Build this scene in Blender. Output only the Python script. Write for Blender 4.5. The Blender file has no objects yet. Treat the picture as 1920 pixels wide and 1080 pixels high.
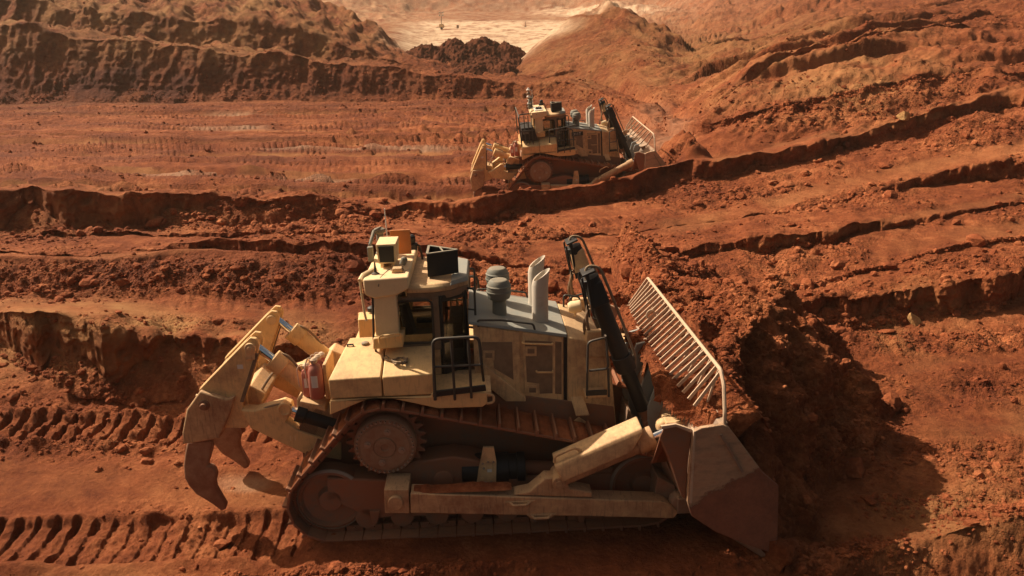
import bpy, bmesh, math, random
import numpy as np
from mathutils import Vector, Matrix

R_ = math.radians
scene = bpy.context.scene
# ------------------------------------------------------------------ camera
CAM_H = 8.84
TH = R_(20)
cam_data = bpy.data.cameras.new("camera")
cam_data.sensor_width = 36.0
cam_data.lens = 36.0 * 1400 / 1920
cam_data.clip_start = 0.1
cam_data.clip_end = 4000
cam = bpy.data.objects.new("camera", cam_data)
scene.collection.objects.link(cam)
cam.location = (0, 0, CAM_H)
cam.rotation_euler = (math.pi / 2 - TH, 0, 0)
scene.camera = cam
# ------------------------------------------------------------------ light
SUN_EL, SUN_AZ = R_(43), R_(-60)           # the sun stands behind and to the left
world = bpy.data.worlds.new("World")
scene.world = world
world.use_nodes = True
wn = world.node_tree.nodes
bg = wn["Background"]
sky = wn.new("ShaderNodeTexSky")
sky.sky_type = 'NISHITA'
sky.sun_disc = False
sky.sun_elevation = SUN_EL
sky.sun_rotation = SUN_AZ
sky.air_density = 1.0
sky.dust_density = 8.0
sky.ozone_density = 0.3
warm = wn.new("ShaderNodeMix")             # warm white balance of the skylight, dust in the air
warm.data_type = 'RGBA'; warm.blend_type = 'MULTIPLY'; warm.inputs[0].default_value = 1.0; warm.inputs[7].default_value = (1.0, 0.84, 0.66, 1)
world.node_tree.links.new(sky.outputs[0], warm.inputs[6])
world.node_tree.links.new(warm.outputs[2], bg.inputs[0])
bg.inputs[1].default_value = 0.062
sun_data = bpy.data.lights.new("sun", 'SUN')
sun_data.energy = 5.0
sun_data.angle = R_(0.55)
sun_data.color = (1.0, 0.87, 0.70)
sun = bpy.data.objects.new("sun", sun_data)
scene.collection.objects.link(sun)
to_sun = Vector((math.sin(SUN_AZ) * math.cos(SUN_EL), math.cos(SUN_AZ) * math.cos(SUN_EL), math.sin(SUN_EL)))
sun.rotation_euler = to_sun.to_track_quat('Z', 'Y').to_euler()
sun.location = to_sun * 60
scene.view_settings.view_transform = 'Standard'
scene.view_settings.look = 'None'
scene.view_settings.exposure = 0.56
scene.view_settings.gamma = 1.0
scene.cycles.max_bounces = 6
scene.cycles.volume_bounces = 0

HAZE = 0.0003
# ------------------------------------------------------------------ measuring
CT, ST = math.cos(TH), math.sin(TH)
def slopes(u, v):
    """photo pixel -> (x per metre of distance, rise per metre of distance)"""
    a = (np.asarray(u, float) - 960) / 1400
    b = (np.asarray(v, float) - 540) / 1400
    dy = CT - ST * b
    return a / dy, (-ST - CT * b) / dy
def ground_at(u, v, z=0.0):
    a, e = slopes(u, v)
    y = (z - CAM_H) / e
    return float(a * y), float(y)
def at_distance(u, v, y):
    a, e = slopes(u, v)
    return float(a * y), float(y), float(CAM_H + e * y)

# machine frame of the near bulldozer: X forward, Y to its left (away), Z up
MX = np.array([0.99842081, 0.05213729, 0.02091855])
MY = np.array([-0.05109198, 0.99755283, -0.04772802])
MZ = np.array([-0.02335577, 0.04658388, 0.9986413])
MO = np.array([-1.15816266, 13.01875771, -0.08591044])
MM = np.stack([MX, MY, MZ], 1)
def S(u, v, y):
    """photo pixel on the side plane Y = y of the near machine -> (X, Z) in metres"""
    d = np.array([0, CT, -ST]) + np.array([1, 0, 0]) * ((u - 960) / 1400) - np.array([0, ST, CT]) * ((v - 540) / 1400)
    r = MM.T @ d
    c0 = MM.T @ (np.array([0, 0, CAM_H]) - MO)
    q = c0 + (y - c0[1]) / r[1] * r
    return float(q[0]), float(q[2])

# ------------------------------------------------------------------ noise
def _h(ix, iy, iz, seed):
    h = (ix * np.uint32(374761393) + iy * np.uint32(668265263) + iz * np.uint32(2246822519) + np.uint32((seed * 3266489917) & 0xffffffff))
    h = (h ^ (h >> np.uint32(13))) * np.uint32(1274126177)
    h = h ^ (h >> np.uint32(16))
    return (h & np.uint32(0xffff)).astype(np.float32) / 32767.5 - 1.0
def vnoise(x, y, z, seed=0):
    x = np.asarray(x, np.float32) + 4000; y = np.asarray(y, np.float32) + 4000; z = np.asarray(z, np.float32) + 4000
    fx, fy, fz = np.floor(x), np.floor(y), np.floor(z)
    ix, iy, iz = fx.astype(np.uint32), fy.astype(np.uint32), fz.astype(np.uint32)
    tx, ty, tz = x - fx, y - fy, z - fz
    tx = tx * tx * (3 - 2 * tx); ty = ty * ty * (3 - 2 * ty); tz = tz * tz * (3 - 2 * tz)
    one = np.uint32(1)
    def L(a, b, t): return a + (b - a) * t
    c00 = L(_h(ix, iy, iz, seed), _h(ix + one, iy, iz, seed), tx)
    c10 = L(_h(ix, iy + one, iz, seed), _h(ix + one, iy + one, iz, seed), tx)
    c01 = L(_h(ix, iy, iz + one, seed), _h(ix + one, iy, iz + one, seed), tx)
    c11 = L(_h(ix, iy + one, iz + one, seed), _h(ix + one, iy + one, iz + one, seed), tx)
    return L(L(c00, c10, ty), L(c01, c11, ty), tz)
def fbm(x, y, z, lam, octs, seed=0, gain=0.5, spacing=None, ridge=False):
    """noise of longest wavelength lam; octaves too fine for the mesh there fade out"""
    tot = np.zeros_like(np.asarray(x, np.float32)); amp = 1.0; rot = 0.6
    for o in range(octs):
        n = vnoise(x / lam, y / lam, z / lam, seed + o * 17)
        if ridge: n = 1 - 2 * np.abs(n)
        w = amp
        if spacing is not None: w = amp * np.clip(lam / (2.2 * spacing) - 0.6, 0, 1)
        tot += w * n
        amp *= gain; lam *= 0.5
        x, y = x * math.cos(rot) - y * math.sin(rot), x * math.sin(rot) + y * math.cos(rot)
    return tot
def smooth(t, a=0.0, b=1.0):
    t = np.clip((np.asarray(t, np.float32) - a) / (b - a), 0, 1)
    return t * t * (3 - 2 * t)

# ------------------------------------------------------------------ materials
def new_mat(name):
    m = bpy.data.materials.new(name); m.use_nodes = True
    nt = m.node_tree; b = nt.nodes["Principled BSDF"]
    return m, nt, b
def N(nt, typ, **kw):
    n = nt.nodes.new(typ)
    for k, v in kw.items():
        if k.startswith('i_'):
            key = k[2:]
            n.inputs[int(key) if key.isdigit() else key].default_value = v
        else: setattr(n, k, v)
    return n
def noise_node(nt, coord, scale, detail=6, rough=0.6):
    n = N(nt, "ShaderNodeTexNoise"); n.inputs["Scale"].default_value = scale
    n.inputs["Detail"].default_value = detail; n.inputs["Roughness"].default_value = rough
    nt.links.new(coord, n.inputs["Vector"]); return n.outputs["Fac"]
def ramp_node(nt, fac, stops):
    r = N(nt, "ShaderNodeValToRGB"); e = r.color_ramp.elements
    while len(e) < len(stops): e.new(0.5)
    for k, (p, c) in enumerate(stops):
        e[k].position = p; e[k].color = (c[0], c[1], c[2], 1) if not isinstance(c, (int, float)) else (c, c, c, 1)
    nt.links.new(fac, r.inputs[0]); return r.outputs[0]
def mix_node(nt, fac, a, b, mode='MIX'):
    n = N(nt, "ShaderNodeMix", data_type='RGBA', blend_type=mode)
    for sock, val in ((n.inputs[0], fac), (n.inputs[6], a), (n.inputs[7], b)):
        if isinstance(val, (int, float)): sock.default_value = val
        elif isinstance(val, tuple): sock.default_value = (val[0], val[1], val[2], 1)
        else: nt.links.new(val, sock)
    return n.outputs[2]
def math_node(nt, op, a, b=0.0, clamp=False):
    n = N(nt, "ShaderNodeMath", operation=op); n.use_clamp = clamp
    for sock, val in ((n.inputs[0], a), (n.inputs[1], b)):
        if isinstance(val, (int, float)): sock.default_value = val
        else: nt.links.new(val, sock)
    return n.outputs[0]
def bump_node(nt, height, dist, strength=1.0):
    b = N(nt, "ShaderNodeBump"); b.inputs["Distance"].default_value = dist; b.inputs["Strength"].default_value = strength
    nt.links.new(height, b.inputs["Height"]); return b.outputs[0]

def soil_material(name, deep, mid, light, attrs=True, bump=0.10):
    m, nt, b = new_mat(name)
    co = N(nt, "ShaderNodeTexCoord").outputs["Object"]
    n1 = noise_node(nt, co, 0.22, 4); n2 = noise_node(nt, co, 1.7, 8, 0.65); n3 = noise_node(nt, co, 11, 7, 0.72)
    f = math_node(nt, 'ADD', math_node(nt, 'MULTIPLY', n1, 0.38), math_node(nt, 'ADD', math_node(nt, 'MULTIPLY', n2, 0.40), math_node(nt, 'MULTIPLY', n3, 0.30)))
    col = ramp_node(nt, f, [(0.40, deep), (0.545, mid), (0.69, light)])
    # crumbs: each small lump its own tone
    vo = N(nt, "ShaderNodeTexVoronoi"); vo.inputs["Scale"].default_value = 8.5; vo.inputs["Randomness"].default_value = 1
    wp = N(nt, "ShaderNodeVectorMath", operation='ADD'); nt.links.new(co, wp.inputs[0])
    wn_ = N(nt, "ShaderNodeTexNoise"); wn_.inputs["Scale"].default_value = 5; nt.links.new(co, wn_.inputs["Vector"])
    ws = N(nt, "ShaderNodeVectorMath", operation='SCALE'); ws.inputs[3].default_value = 0.14; nt.links.new(wn_.outputs["Color"], ws.inputs[0]); nt.links.new(ws.outputs[0], wp.inputs[1])
    nt.links.new(wp.outputs[0], vo.inputs["Vector"])
    vo2 = N(nt, "ShaderNodeTexVoronoi"); vo2.inputs["Scale"].default_value = 26; nt.links.new(wp.outputs[0], vo2.inputs["Vector"])
    rub = 0.35
    if attrs:
        ar = N(nt, "ShaderNodeAttribute", attribute_name='rubble'); rub = math_node(nt, 'ADD', math_node(nt, 'MULTIPLY', ar.outputs["Fac"], 0.8), 0.12)
        ac = N(nt, "ShaderNodeAttribute", attribute_name='coarse').outputs["Fac"]
    sepc = N(nt, "ShaderNodeSeparateColor"); nt.links.new(vo.outputs["Color"], sepc.inputs[0])
    tone = ramp_node(nt, sepc.outputs[0], [(0.0, 0.62), (1.0, 1.35)])
    col = mix_node(nt, math_node(nt, 'MULTIPLY', rub, 0.8), col, mix_node(nt, 1.0, col, tone, 'MULTIPLY'))
    if attrs:
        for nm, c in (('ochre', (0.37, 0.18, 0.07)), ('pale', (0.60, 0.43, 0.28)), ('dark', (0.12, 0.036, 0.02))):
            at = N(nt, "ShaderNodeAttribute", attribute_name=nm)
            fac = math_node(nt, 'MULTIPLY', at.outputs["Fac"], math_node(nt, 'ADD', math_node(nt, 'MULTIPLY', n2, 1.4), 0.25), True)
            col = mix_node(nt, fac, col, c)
    nt.links.new(col, b.inputs["Base Color"])
    b.inputs["Roughness"].default_value = 0.95
    b.inputs["Specular IOR Level"].default_value = 0.12
    lump = math_node(nt, 'MULTIPLY', math_node(nt, 'SUBTRACT', 1.0, vo.outputs["Distance"]), math_node(nt, 'MULTIPLY', rub, 1.1))
    lump2 = math_node(nt, 'MULTIPLY', math_node(nt, 'SUBTRACT', 1.0, vo2.outputs["Distance"]), math_node(nt, 'MULTIPLY', rub, 0.45))
    h = math_node(nt, 'ADD', math_node(nt, 'ADD', math_node(nt, 'MULTIPLY', n3, 0.8), math_node(nt, 'MULTIPLY', noise_node(nt, co, 40, 5, 0.75), 0.4)), math_node(nt, 'ADD', lump, lump2))
    if attrs:
        h = math_node(nt, 'ADD', h, math_node(nt, 'MULTIPLY', math_node(nt, 'MULTIPLY', noise_node(nt, co, 1.5, 8, 0.72), ac), 9.0))
    nt.links.new(bump_node(nt, h, bump, 1.0), b.inputs["Normal"])
    return m
SOIL = soil_material("red_soil", (0.112, 0.026, 0.011), (0.23, 0.064, 0.023), (0.42, 0.148, 0.058))
CLOD = soil_material("clod_soil", (0.120, 0.029, 0.013), (0.24, 0.068, 0.026), (0.45, 0.165, 0.068), attrs=False, bump=0.04)

def mesh_from(name, verts, faces, mat, attrs=None, smooth_shade=True):
    verts = np.asarray(verts, np.float32).reshape(-1, 3); faces = np.asarray(faces, np.int32)
    me = bpy.data.meshes.new(name); k = faces.shape[1]
    me.vertices.add(len(verts)); me.vertices.foreach_set("co", verts.ravel())
    me.loops.add(faces.size); me.loops.foreach_set("vertex_index", faces.ravel())
    me.polygons.add(len(faces))
    me.polygons.foreach_set("loop_start", np.arange(0, faces.size, k, dtype=np.int32))
    me.polygons.foreach_set("loop_total", np.full(len(faces), k, np.int32))
    me.polygons.foreach_set("use_smooth", np.full(len(faces), smooth_shade))
    for nm, arr in (attrs or {}).items():
        at = me.attributes.new(nm, 'FLOAT', 'POINT'); at.data.foreach_set("value", np.asarray(arr, np.float32).ravel())
    me.materials.append(mat); me.update(); me.validate()
    o = bpy.data.objects.new(name, me); scene.collection.objects.link(o)
    return o
def grid_faces(nr, nc):
    i = np.arange((nr - 1) * (nc - 1)); r, c = i // (nc - 1), i % (nc - 1)
    a = r * nc + c
    return np.stack([a, a + 1, a + nc + 1, a + nc], 1)
def tag(o, label=None, cat=None, group=None, kind=None):
    for k, v in (('label', label), ('category', cat), ('group', group), ('kind', kind)):
        if v: o[k] = v
    return o
# ------------------------------------------------------------------ the mine floor: slots, berms and hills
# Every line is a crest or toe measured across the pit; the ground is lofted between them.
A_IN, A_OUT, NC = 0.93, 1.5, 1150
A = np.concatenate([-np.linspace(A_OUT, A_IN, 40)[:-1], np.linspace(-A_IN, A_IN, NC), np.linspace(A_IN, A_OUT, 40)[1:]]).astype(np.float64)
UC = 960 + A * 1400 * CT          # rough photo column of each plan direction
def curve(pts):
    """elevation slope of a measured line for every plan direction"""
    p = np.array(pts, float); a, e = slopes(p[:, 0], p[:, 1])
    o = np.argsort(a); return np.interp(A, a[o], e[o])
def along(pts):
    p = np.array(pts, float); return np.interp(UC, p[:, 0], p[:, 1])
rows = []       # (y array, z array)
segs = []       # per segment: rows wanted, wall-ness, roughness, rubble
def put(y, z): rows.append((y, z))
def by_z(c, zp): z = along(zp); e = curve(c); put((z - CAM_H) / e, z)
def by_y(c, yp): y = along(yp); put(y, CAM_H + curve(c) * y)
def by_m(c, mp):
    y0, z0 = rows[-1]; m = along(mp) if isinstance(mp, list) else mp; e = curve(c) + 0.6 * ragged(len(rows) * 9)
    y = (CAM_H - z0 + m * y0) / (m - e); y = np.maximum(y, y0 + 0.02); put(y, CAM_H + e * y)
def seg(px, wall=0.0, rough=1.0, rub=0.3): segs.append((px, wall, rough, rub))
def ragged(k):      # broken, slumped edges
    o = np.zeros_like(A) + 0.0
    return 0.0045 * vnoise(A * 11, o, o, int(k) + 501) + 0.0032 * vnoise(A * 37, o, o, int(k) + 503) + 0.0018 * vnoise(A * 95, o, o, int(k) + 505)
def wall(toe_e, crest, m, talus, px, rub=1.0, calm=False):
    """talus fan, then the steep cut face up to the crest"""
    y0, z0 = rows[-1]; e1 = curve(crest); e0 = (z0 - CAM_H) / y0
    e1 = e1 + ragged(px)
    t = talus * (0.55 + 0.75 * vnoise(A * 14, A * 0, A * 0, int(px) + 3) + 0.4 * vnoise(A * 40, A * 0, A * 0, int(px) + 5))
    t = t + 0.55 * np.clip(vnoise(A * 9, A * 0, A * 0, int(px) + 7) - 0.35, 0, 1) * 2
    if calm: t = talus * (1 + 0.3 * vnoise(A * 10, A * 0, A * 0, int(px) + 3)); e1 = curve(crest) + 0.35 * ragged(px)
    t = np.clip(t, 0.06, 0.93); e = e0 + (e1 - e0) * t
    mm = 0.75; y = (CAM_H - z0 + mm * y0) / (mm - e); y = np.maximum(y, y0 + 0.01); put(y, CAM_H + e * y)
    seg(px * 0.5, 0.3, 1.0, rub)
    y0, z0 = rows[-1]
    y = (CAM_H - z0 + m * y0) / (m - e1); y = np.maximum(y, y0 + 0.01); put(y, CAM_H + e1 * y)
    seg(px * 0.8, 0.5 if calm else 1.0, 1.1 if calm else 1.0, 0.3 if calm else 0.05)

one = [(0, 1)]
put(along([(0, 2.0)]), along([(0, 0.0), (1400, 0.0), (1650, -2.6), (2600, -2.6)]))
# berm at the lower right, its cut face turned to the camera
put(along([(0, 6.0), (1500, 6.0), (1700, 7.6), (2300, 7.6)]), along([(0, 0.0), (1450, 0.0), (1650, -1.9), (2300, -2.0)])); seg(20)
by_z([(-900, 1150), (0, 1150), (1480, 1150), (1560, 1085), (1600, 1058), (1640, 1038), (1700, 1020), (1800, 997), (1920, 972), (2200, 920)], [(0, 0), (1500, 0), (1640, 0.1), (1920, 0.35), (2400, 0.6)]); seg(150, 0.3, 1.6, 0.6)
by_z([(-900, 1000), (0, 1000), (1480, 1040), (1640, 1005), (1800, 968), (1920, 945), (2200, 895)], [(0, 0), (1500, 0), (1640, 0.0), (1920, 0.15), (2400, 0.3)]); seg(150, 0, 0.6, 0.25)
# near slot floor up to the first cut face
T1 = [(-900, 640), (-200, 652), (0, 668), (60, 705), (130, 735), (250, 748), (340, 740), (480, 720), (640, 700), (900, 690), (1150, 680), (1250, 668), (1400, 650), (1513, 634), (1600, 622), (1680, 607), (1780, 592), (1867, 587), (1920, 556), (2200, 500)]
by_z(T1, [(-900, 0.35), (0, 0.3), (200, 0.1), (640, 0.1), (1400, 0.15), (1920, 0.5), (2400, 0.8)]); seg(190, 0, 0.7, 0.35)
C1 = [(-900, 560), (-200, 580), (0, 587), (100, 592), (150, 600), (300, 617), (400, 640), (480, 645), (560, 652), (640, 655), (800, 645), (1000, 632), (1150, 625), (1300, 602), (1430, 580), (1520, 566), (1633, 557), (1747, 537), (1850, 522), (1920, 509), (2200, 455)]
wall(None, C1, 4.5, 0.5, 90)
L2t = [(-900, 540), (-200, 555), (0, 554), (300, 557), (640, 562), (900, 556), (1100, 570), (1300, 560), (1467, 545), (1653, 508), (1713, 488), (1920, 455), (2200, 405)]
by_z(L2t, [(-900, 1.0), (0, 0.95), (640, 0.9), (1100, 0.7), (1467, 0.8), (1920, 1.2), (2400, 1.5)]); seg(55, 0, 0.8, 0.6)
# rubble slope on the left, low ledge on the right
by_m([(-900, 478), (-200, 478), (0, 479), (150, 485), (250, 480), (330, 474), (400, 470), (640, 478), (800, 490), (900, 505), (1000, 530), (1100, 556), (1300, 548), (1467, 535), (1560, 518), (1653, 500), (1713, 480), (1920, 446), (2200, 395)], [(0, 0.5), (900, 0.45), (1150, 0.6), (1467, 2.0), (2000, 2.0)]); seg(60, 0.15, 1.3, 1.0)
# small cut face of the second bench (left), fading to the right; low face on the right
Dt = [(-900, 470), (-200, 474), (0, 475), (150, 481), (250, 476), (330, 468), (400, 467), (640, 473), (800, 482), (900, 492), (1000, 505), (1100, 515), (1200, 505), (1300, 485), (1373, 468), (1430, 472), (1547, 457), (1700, 425), (1920, 380), (2200, 335)]
by_z(Dt, [(-900, 1.5), (0, 1.45), (330, 1.5), (640, 1.5), (860, 1.2), (1000, 0.9), (1200, 0.8), (1450, 1.0), (1700, 1.3), (1920, 1.7), (2400, 2.0)]); seg(40, 0, 0.9, 0.5)
by_m([(-900, 468), (0, 472), (150, 478), (250, 473), (330, 457), (400, 448), (500, 452), (640, 450), (780, 455), (860, 463), (950, 488), (1100, 511), (1200, 500), (1300, 470), (1373, 449), (1400, 434), (1480, 440), (1547, 435), (1600, 424), (1700, 416), (1920, 374), (2200, 330)], [(0, 4), (1900, 4)]); seg(36, 0.9, 1.0, 0.2)
Ct = [(-900, 445), (-200, 446), (0, 446), (330, 444), (640, 436), (860, 441), (1000, 452), (1100, 446), (1300, 420), (1500, 390), (1650, 366), (1723, 352), (1820, 340), (1920, 332), (2200, 300)]
by_z(Ct, [(-900, 1.35), (0, 1.3), (330, 1.45), (640, 1.4), (860, 1.15), (1000, 0.9), (1300, 1.0), (1500, 1.35), (1720, 1.7), (1920, 2.1), (2400, 2.6)]); seg(60, 0, 0.8, 0.45)
by_m([(-900, 443), (0, 443), (640, 433), (860, 438), (1000, 449), (1100, 443), (1300, 417), (1500, 387), (1650, 361), (1700, 342), (1723, 335), (1813, 311), (1920, 293), (2200, 250)], [(0, 2), (1500, 3), (1720, 5), (2200, 5)]); seg(36, 0.9, 1.0, 0.2)
Bt = [(-900, 430), (-200, 433), (0, 431), (150, 436), (300, 433), (450, 428), (640, 412), (900, 420), (1000, 402), (1130, 382), (1280, 352), (1380, 333), (1480, 310), (1613, 272), (1780, 241), (1880, 216), (1920, 214), (2200, 180)]
by_z(Bt, [(-900, 1.3), (0, 1.2), (640, 1.0), (1000, 0.8), (1130, 0.9), (1280, 1.2), (1480, 2.1), (1613, 2.7), (1780, 3.4), (1920, 3.9), (2400, 4.6)]); seg(60, 0, 1.0, 0.8)
C3 = [(-900, 345), (-200, 350), (0, 352), (100, 350), (200, 355), (400, 362), (640, 376), (800, 384), (860, 384), (900, 370), (1000, 352), (1080, 344), (1130, 337), (1250, 313), (1280, 308), (1380, 297), (1480, 277), (1613, 243), (1700, 228), (1780, 213), (1880, 188), (1920, 187), (2200, 155)]
wall(None, C3, 5, 0.4, 80)
IDX_B = len(rows) - 1
# the slot behind that berm, where the second machine works
y0, z0 = rows[-1]
put(y0 + along([(0, 0.6), (1300, 0.5), (1480, 1.0), (2000, 1.0)]), z0 - along([(0, 0.05), (1300, 0.02), (1480, 0.05), (2000, 0.05)])); seg(8, 0, 0.8, 0.4)
put(along([(-900, 33), (0, 33), (500, 34.5), (800, 36.4), (960, 37.2), (1100, 37.6), (1240, 38.2), (1330, 39.5), (1500, 42), (1800, 46), (2400, 48)]),
    along([(-900, 0.5), (0, 0.5), (500, 0.3), (800, -0.3), (960, -0.32), (1180, -0.25), (1250, 0.0), (1330, 1.4), (1480, 2.6), (1613, 3.5), (1800, 4.3), (1920, 4.8), (2400, 5.5)])); seg(25, 0, 0.8, 0.4)
by_y([(-900, 262), (0, 262), (900, 262), (1000, 262), (1200, 262), (1260, 275), (1300, 272), (1400, 250), (1513, 207), (1667, 172), (1800, 152), (1920, 142), (2200, 120)],
     [(-900, 52), (0, 52), (640, 52), (900, 50), (1100, 47), (1200, 45.5), (1270, 43), (1330, 42.5), (1450, 44), (1513, 45), (1667, 48), (1920, 52), (2400, 54)]); seg(75, 0, 0.6, 0.15)
HT = [(-900, 199), (-200, 197), (0, 197), (200, 193), (640, 190), (760, 190), (960, 187), (1080, 188), (1140, 200), (1180, 222), (1230, 250), (1280, 266), (1350, 250), (1513, 201), (1667, 166), (1800, 148), (1920, 138), (2200, 112)]
by_y(HT, [(-900, 79), (640, 79), (960, 78), (1060, 74), (1120, 66), (1180, 56), (1230, 49), (1280, 44.6), (1400, 44.4), (1513, 45.4), (1667, 48.4), (1920, 52.4), (2400, 55)]); seg(85, 0, 0.55, 0.1)
K1 = [(-900, 60), (-200, 58), (0, 55), (33, 52), (133, 70), (250, 77), (400, 95), (500, 104), (640, 119), (720, 127), (760, 132), (857, 150), (960, 160), (1080, 160), (1140, 176), (1180, 196), (1230, 226), (1280, 247), (1400, 219), (1513, 187), (1600, 172), (1667, 157), (1740, 143), (1800, 146), (1920, 130), (2200, 105)]
wall(None, K1, 1.35, 0.22, 130, 0.5, calm=True)
y1, z1 = rows[-1]
KB = [(-900, 55), (-200, 54), (0, 50), (33, 48), (133, 66), (250, 72), (400, 90), (500, 100), (640, 115), (760, 128), (857, 146), (960, 155), (1080, 152), (1140, 165), (1180, 180), (1230, 205), (1280, 232), (1350, 200), (1413, 148), (1547, 107), (1630, 78), (1750, 62), (1920, 52), (2200, 20)]
by_y(KB, [(-900, 96), (0, 95), (250, 93), (640, 92), (857, 89), (960, 88), (1080, 82), (1140, 75), (1180, 66), (1230, 58), (1280, 52), (1350, 52), (1413, 56), (1547, 60), (1630, 65), (1750, 66), (1920, 68), (2400, 72)])
rows[-1] = (np.maximum(rows[-1][0], y1 + 0.3), CAM_H + curve(KB) * np.maximum(rows[-1][0], y1 + 0.3)); seg(60, 0, 1.2, 0.5)
K2 = [(-900, -10), (-200, -5), (0, 0), (83, 7), (260, 30), (287, 27), (400, 47), (483, 56), (633, 88), (700, 106), (760, 120), (800, 133), (857, 141), (960, 148), (1060, 142), (1100, 120), (1180, 145), (1230, 185), (1280, 215), (1350, 182), (1413, 132), (1480, 112), (1547, 93), (1630, 67), (1700, 58), (1800, 52), (1920, 40), (2200, 5)]
by_m(K2, [(-900, 1.3), (640, 1.3), (760, 0.8), (900, 0.4), (1060, 0.4), (1120, 0.6), (1280, 0.4), (1380, 0.5), (1413, 4), (1640, 4), (1720, 0.5), (2200, 0.5)]); seg(50, 0.5, 1.0, 0.2)
y1, z1 = rows[-1]
K3 = [(-900, -110), (-200, -95), (0, -80), (300, -60), (480, -30), (570, -4), (620, 8), (680, 38), (720, 68), (745, 92), (765, 113), (800, 129), (857, 136), (940, 136), (965, 128), (985, 105), (1000, 84), (1040, 50), (1075, 34), (1110, 21), (1180, 25), (1230, 57), (1260, 84), (1290, 106), (1330, 108), (1413, 106), (1547, 70), (1630, 50), (1920, 12), (2200, -30)]
y3 = np.maximum(along([(-900, 135), (0, 130), (570, 122), (680, 116), (765, 110), (857, 100), (940, 100), (1000, 104), (1110, 108), (1180, 106), (1230, 98), (1290, 80), (1413, 70), (1547, 72), (1630, 76), (1920, 80), (2400, 85)]), y1 + 1.0)
put(y3, CAM_H + curve(K3) * y3); seg(100, 0.1, 1.5, 0.5)
put(y3 + along([(-900, 25), (700, 14), (765, 5), (857, 6), (950, 6), (1000, 10), (1280, 10), (1413, 6), (1920, 6)]),
    rows[-1][1] + along([(-900, -6), (570, -6), (680, -4), (765, -0.6), (857, 0.05), (940, 0.05), (1000, -3), (1110, -5), (1230, -3), (1290, 0.3), (1413, 0.5), (1920, 0.5)])); seg(12, 0, 1.0, 0.2)
# far pale bench and the road, then the far pit walls
by_y([(-900, 70), (650, 66), (700, 54), (740, 46), (780, 55), (800, 57), (1050, 57), (1200, 60), (1290, 85), (1413, 84), (1547, 48), (1630, 30), (1700, 18), (1920, -10), (2200, -50)],
     [(-900, 225), (650, 220), (800, 230), (1050, 230), (1200, 180), (1290, 125), (1413, 110), (1630, 110), (1920, 115), (2400, 120)]); seg(80, 0, 0.35, 0.05)
by_y([(-900, 40), (600, 38), (700, 40), (800, 42), (1050, 41), (1150, 35), (1250, 40), (1290, 60), (1413, 62), (1547, 20), (1630, 5), (1920, -40), (2200, -80)],
     [(-900, 330), (650, 330), (1050, 330), (1200, 260), (1290, 170), (1413, 150), (1630, 140), (1920, 145), (2400, 150)]); seg(20, 0, 0.3, 0.0)
by_y([(-900, 5), (600, 2), (700, 12), (760, 22), (850, 20), (960, 24), (1050, 18), (1130, 8), (1200, 10), (1290, 20), (1413, 22), (1547, -20), (1920, -80), (2200, -100)],
     [(-900, 380), (650, 390), (1050, 390), (1200, 330), (1290, 220), (1413, 190), (1630, 175), (1920, 175), (2400, 180)]); seg(30, 0.1, 1.5, 0.0)
by_y([(-900, -70), (1050, -65), (1200, -60), (1290, -45), (1413, -30), (1547, -60), (1920, -130), (2200, -150)],
     [(-900, 470), (1050, 470), (1200, 420), (1290, 300), (1413, 250), (1630, 220), (1920, 215), (2400, 215)]); seg(50, 0.1, 1.5, 0.0)
put(rows[-1][0] * 2.2, rows[-1][1] + 20); seg(6, 0, 1, 0)

def ksmooth(a, n):
    k = np.hanning(2 * n + 3)[1:-1]; k /= k.sum(); return np.convolve(np.pad(a, n, mode='edge'), k, mode='valid')
for k in range(len(rows)):
    n = 5 if k <= IDX_B else 22
    rows[k] = (ksmooth(rows[k][0], n), ksmooth(rows[k][1], n))
Yl, Zl, Wl, Rl, Bl, Kl = [], [], [], [], [], []
for k, (px, wl, rg, rb) in enumerate(segs):
    n = max(3, int(px * 0.72)); (ya, za), (yb, zb) = rows[k], rows[k + 1]
    t = np.linspace(0, 1, n, endpoint=(k == len(segs) - 1))[:, None] if k == len(segs) - 1 else (np.arange(n) / n)[:, None]
    if px > 60 and wl < 0.5: # even in the picture: equal angles rather than equal metres
        ea, eb = (za - CAM_H) / ya, (zb - CAM_H) / yb
        e = ea + (eb - ea) * t; dz, dy = zb - za, yb - ya
        den = dz - e * dy
        tt = np.where(np.abs(den) > 1e-4, (CAM_H - za + e * ya) / den, t); 
        ok = np.all((tt > -0.01) & (tt < 1.01), axis=0)
        tt = np.where(ok[None, :], np.clip(tt, 0, 1), t)
    else: tt = np.repeat(t, len(A), 1)
    Yl.append(ya + (yb - ya) * tt); Zl.append(za + (zb - za) * tt)
    pw = segs[k - 1][1] if k else wl; nw = segs[k + 1][1] if k + 1 < len(segs) else wl
    edge = np.minimum(t, 1 - t) * 2
    w = wl + 0 * tt
    Wl.append(w); Rl.append(rg + 0 * tt); Bl.append(rb + 0 * tt); Kl.append(np.full_like(tt, k))
Y = np.concatenate(Yl).astype(np.float32); Z = np.concatenate(Zl).astype(np.float32)
W = np.concatenate(Wl).astype(np.float32); RG = np.concatenate(Rl).astype(np.float32); RB = np.concatenate(Bl).astype(np.float32)
NR, NCOL = Y.shape
# soften the changes between segments a little
def blur_rows(a, n=2):
    for _ in range(n):
        b = a.copy(); b[1:-1] = (a[:-2] + 2 * a[1:-1] + a[2:]) / 4; a = b
    return a
W = blur_rows(W, 2); RG = blur_rows(RG, 4); RB = blur_rows(RB, 4)
X = (A[None, :] * Y).astype(np.float32)
SP = (Y * (2 * A_IN / NC)).astype(np.float32)            # mesh spacing across
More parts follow.
